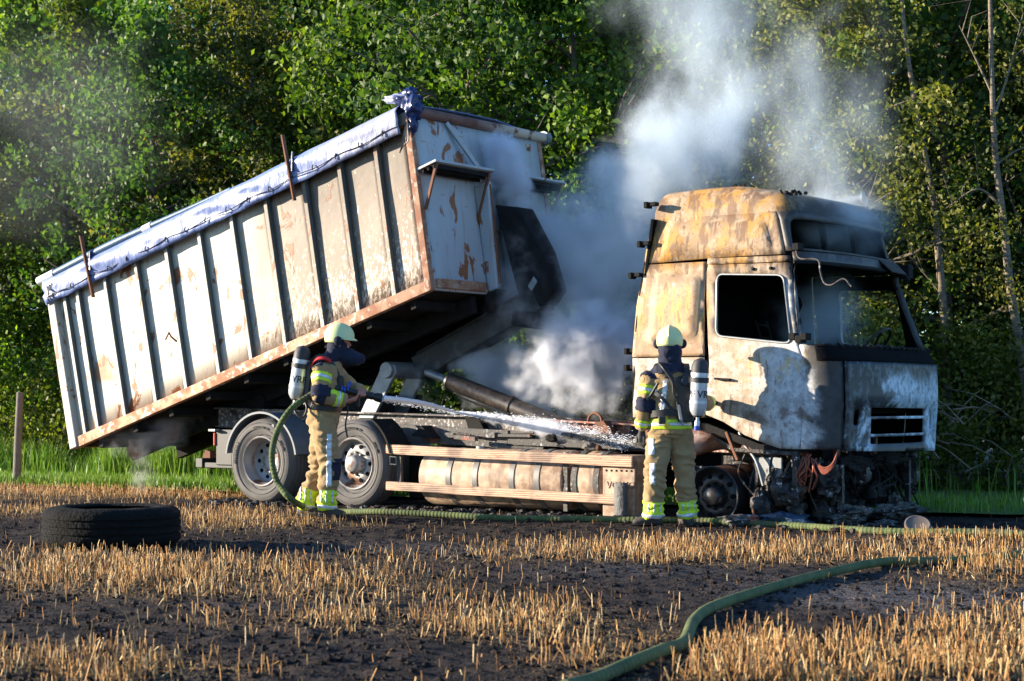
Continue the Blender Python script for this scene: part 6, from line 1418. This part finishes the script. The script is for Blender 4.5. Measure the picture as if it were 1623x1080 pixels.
# ------------------------------------------------------------------ smoke and steam
icos = []
def puff(c, r, rot, mat, label, name='smoke'):
    bm_ = bmesh.new(); bmesh.ops.create_icosphere(bm_, subdivisions=3, radius=1.0); me = bpy.data.meshes.new(name); bm_.to_mesh(me); bm_.free()
    me.materials.append(mat); o = bpy.data.objects.new(name, me); scene.collection.objects.link(o); o.location = c; o.scale = r; o.rotation_euler = rot
    return tag(o, label, 'smoke' if name == 'smoke' else 'steam', kind='stuff')
def at(px, py, w): p = UZ(px, py, w); return TW(*p)
puff(at(940, 580, 1.3), (1.5, .65, 1.15), (0, R(14), 0), smoke_mat('steam_chassis', 17.0, 2.3, .30, .60, 1, .55), 'thick white steam boiling up behind the chassis between container and cab', 'steam')
puff(at(790, 600, 1.5), (1.6, .6, .95), (0, R(5), 0), smoke_mat('steam_left', 16.0, 2.6, .32, .60, 2, .55), 'white steam around the tipping cylinder', 'steam')
puff(at(915, 470, 1.6), (1.5, .8, 2.0), (0, R(20), 0), smoke_mat('smoke_mid', 8.0, 1.7, .29, .64, 3, .52, col=(.93, .97, 1)), 'blue grey smoke rising between the container and the cab')
puff(at(985, 370, 1.9), (1.4, .7, 2.1), (0, R(25), 0), smoke_mat('smoke_back', 4.0, 1.7, .29, .64, 14, .52, col=(.93, .97, 1)), 'blue grey smoke rising just behind the cab back wall')
puff(at(1100, 210, 1.6), (1.45, .8, 2.1), (0, R(14), 0), smoke_mat('smoke_main', 2.5, 2.0, .30, .62, 4, .52, stretch=(1, 1, .6), col=(.84, .93, 1)), 'dense white smoke plume standing above the rear of the cab roof')
puff(at(1095, 10, 1.9), (1.7, .8, 2.4), (0, R(-5), 0), smoke_mat('smoke_top', 1.1, 2.0, .29, .64, 5, .5, stretch=(1, 1, .6), col=(.82, .92, 1)), 'pale blue smoke at the top of the photo above the cab')
puff(at(1275, 190, 1.6), (1.6, .8, 2.8), (0, R(-8), 0), smoke_mat('smoke_right', 1.1, 1.9, .29, .66, 6, .5, stretch=(1, 1, .6), col=(.80, .91, 1)), 'thin blue smoke drifting above the windscreen end of the cab')
puff(at(800, 275, 1.3), (.45, .35, 1.0), (0, R(-14), 0), smoke_mat('smoke_wall', 22.0, 3.2, .31, .60, 7, .52), 'small smoke plume rising along the front wall of the container')
puff(at(850, 410, 2.1), (1.0, .5, 1.5), (0, R(-10), 0), smoke_mat('smoke_arm', 6.5, 2.4, .29, .60, 8, .52, col=(.93, .97, 1)), 'smoke around the hook arm in front of the container')
puff(at(262, 665, .5), (1.4, .6, .7), (0, R(-20), 0), smoke_mat('smoke_rear', 4, 2.6, .32, .66, 9, .55), 'faint smoke drifting out below the rear of the container')
puff(PG(200, 790) + V_((.1, .5, .40)), (.38, .3, .8), (0, R(10), 0), smoke_mat('smoke_tyre', 2.5, 4.0, .36, .70, 10, .5), 'thin wisp of smoke rising behind the burnt tyre')
puff(at(1330, 345, 1.0), (1.3, .9, .6), (0, R(8), 0), smoke_mat('smoke_visor', 2.2, 1.8, .30, .62, 11, .55, col=(.80, .91, 1)), 'thin blue smoke hanging over the windscreen header')
puff(at(1300, 500, 1.3), (.9, .8, .75), (0, 0, 0), smoke_mat('smoke_cab', 1.8, 1.8, .28, .62, 15, .55, col=(.80, .91, 1)), 'thin smoke inside the burnt cab behind the missing windscreen')
puff(at(1120, 695, .35), (.8, .35, .32), (0, 0, 0), smoke_mat('steam_door', 6.0, 2.8, .32, .60, 12, .55), 'steam wafting under the cab door', 'steam')
puff(PW(80, 210, 25.0), (2.8, .8, 2.8), (0, 0, 0), smoke_mat('smoke_far', .09, .8, .22, .70, 13, .5, col=(.93, .97, 1)), 'very thin smoke veil in front of the trees at the upper left')
mid_ = jt.lerp(jend, .5); mq = (jend - jt).to_track_quat('X', 'Z').to_euler()
puff(mid_, (1.35, .14, .16), mq, smoke_mat('spray_mist', 22.0, 7.0, .30, .60, 16, .5, dist=.1), 'fine white spray hanging round the breaking water jet above the chassis', 'steam')
for o in scene.objects:
    if 'org' in o.keys(): del o['org']
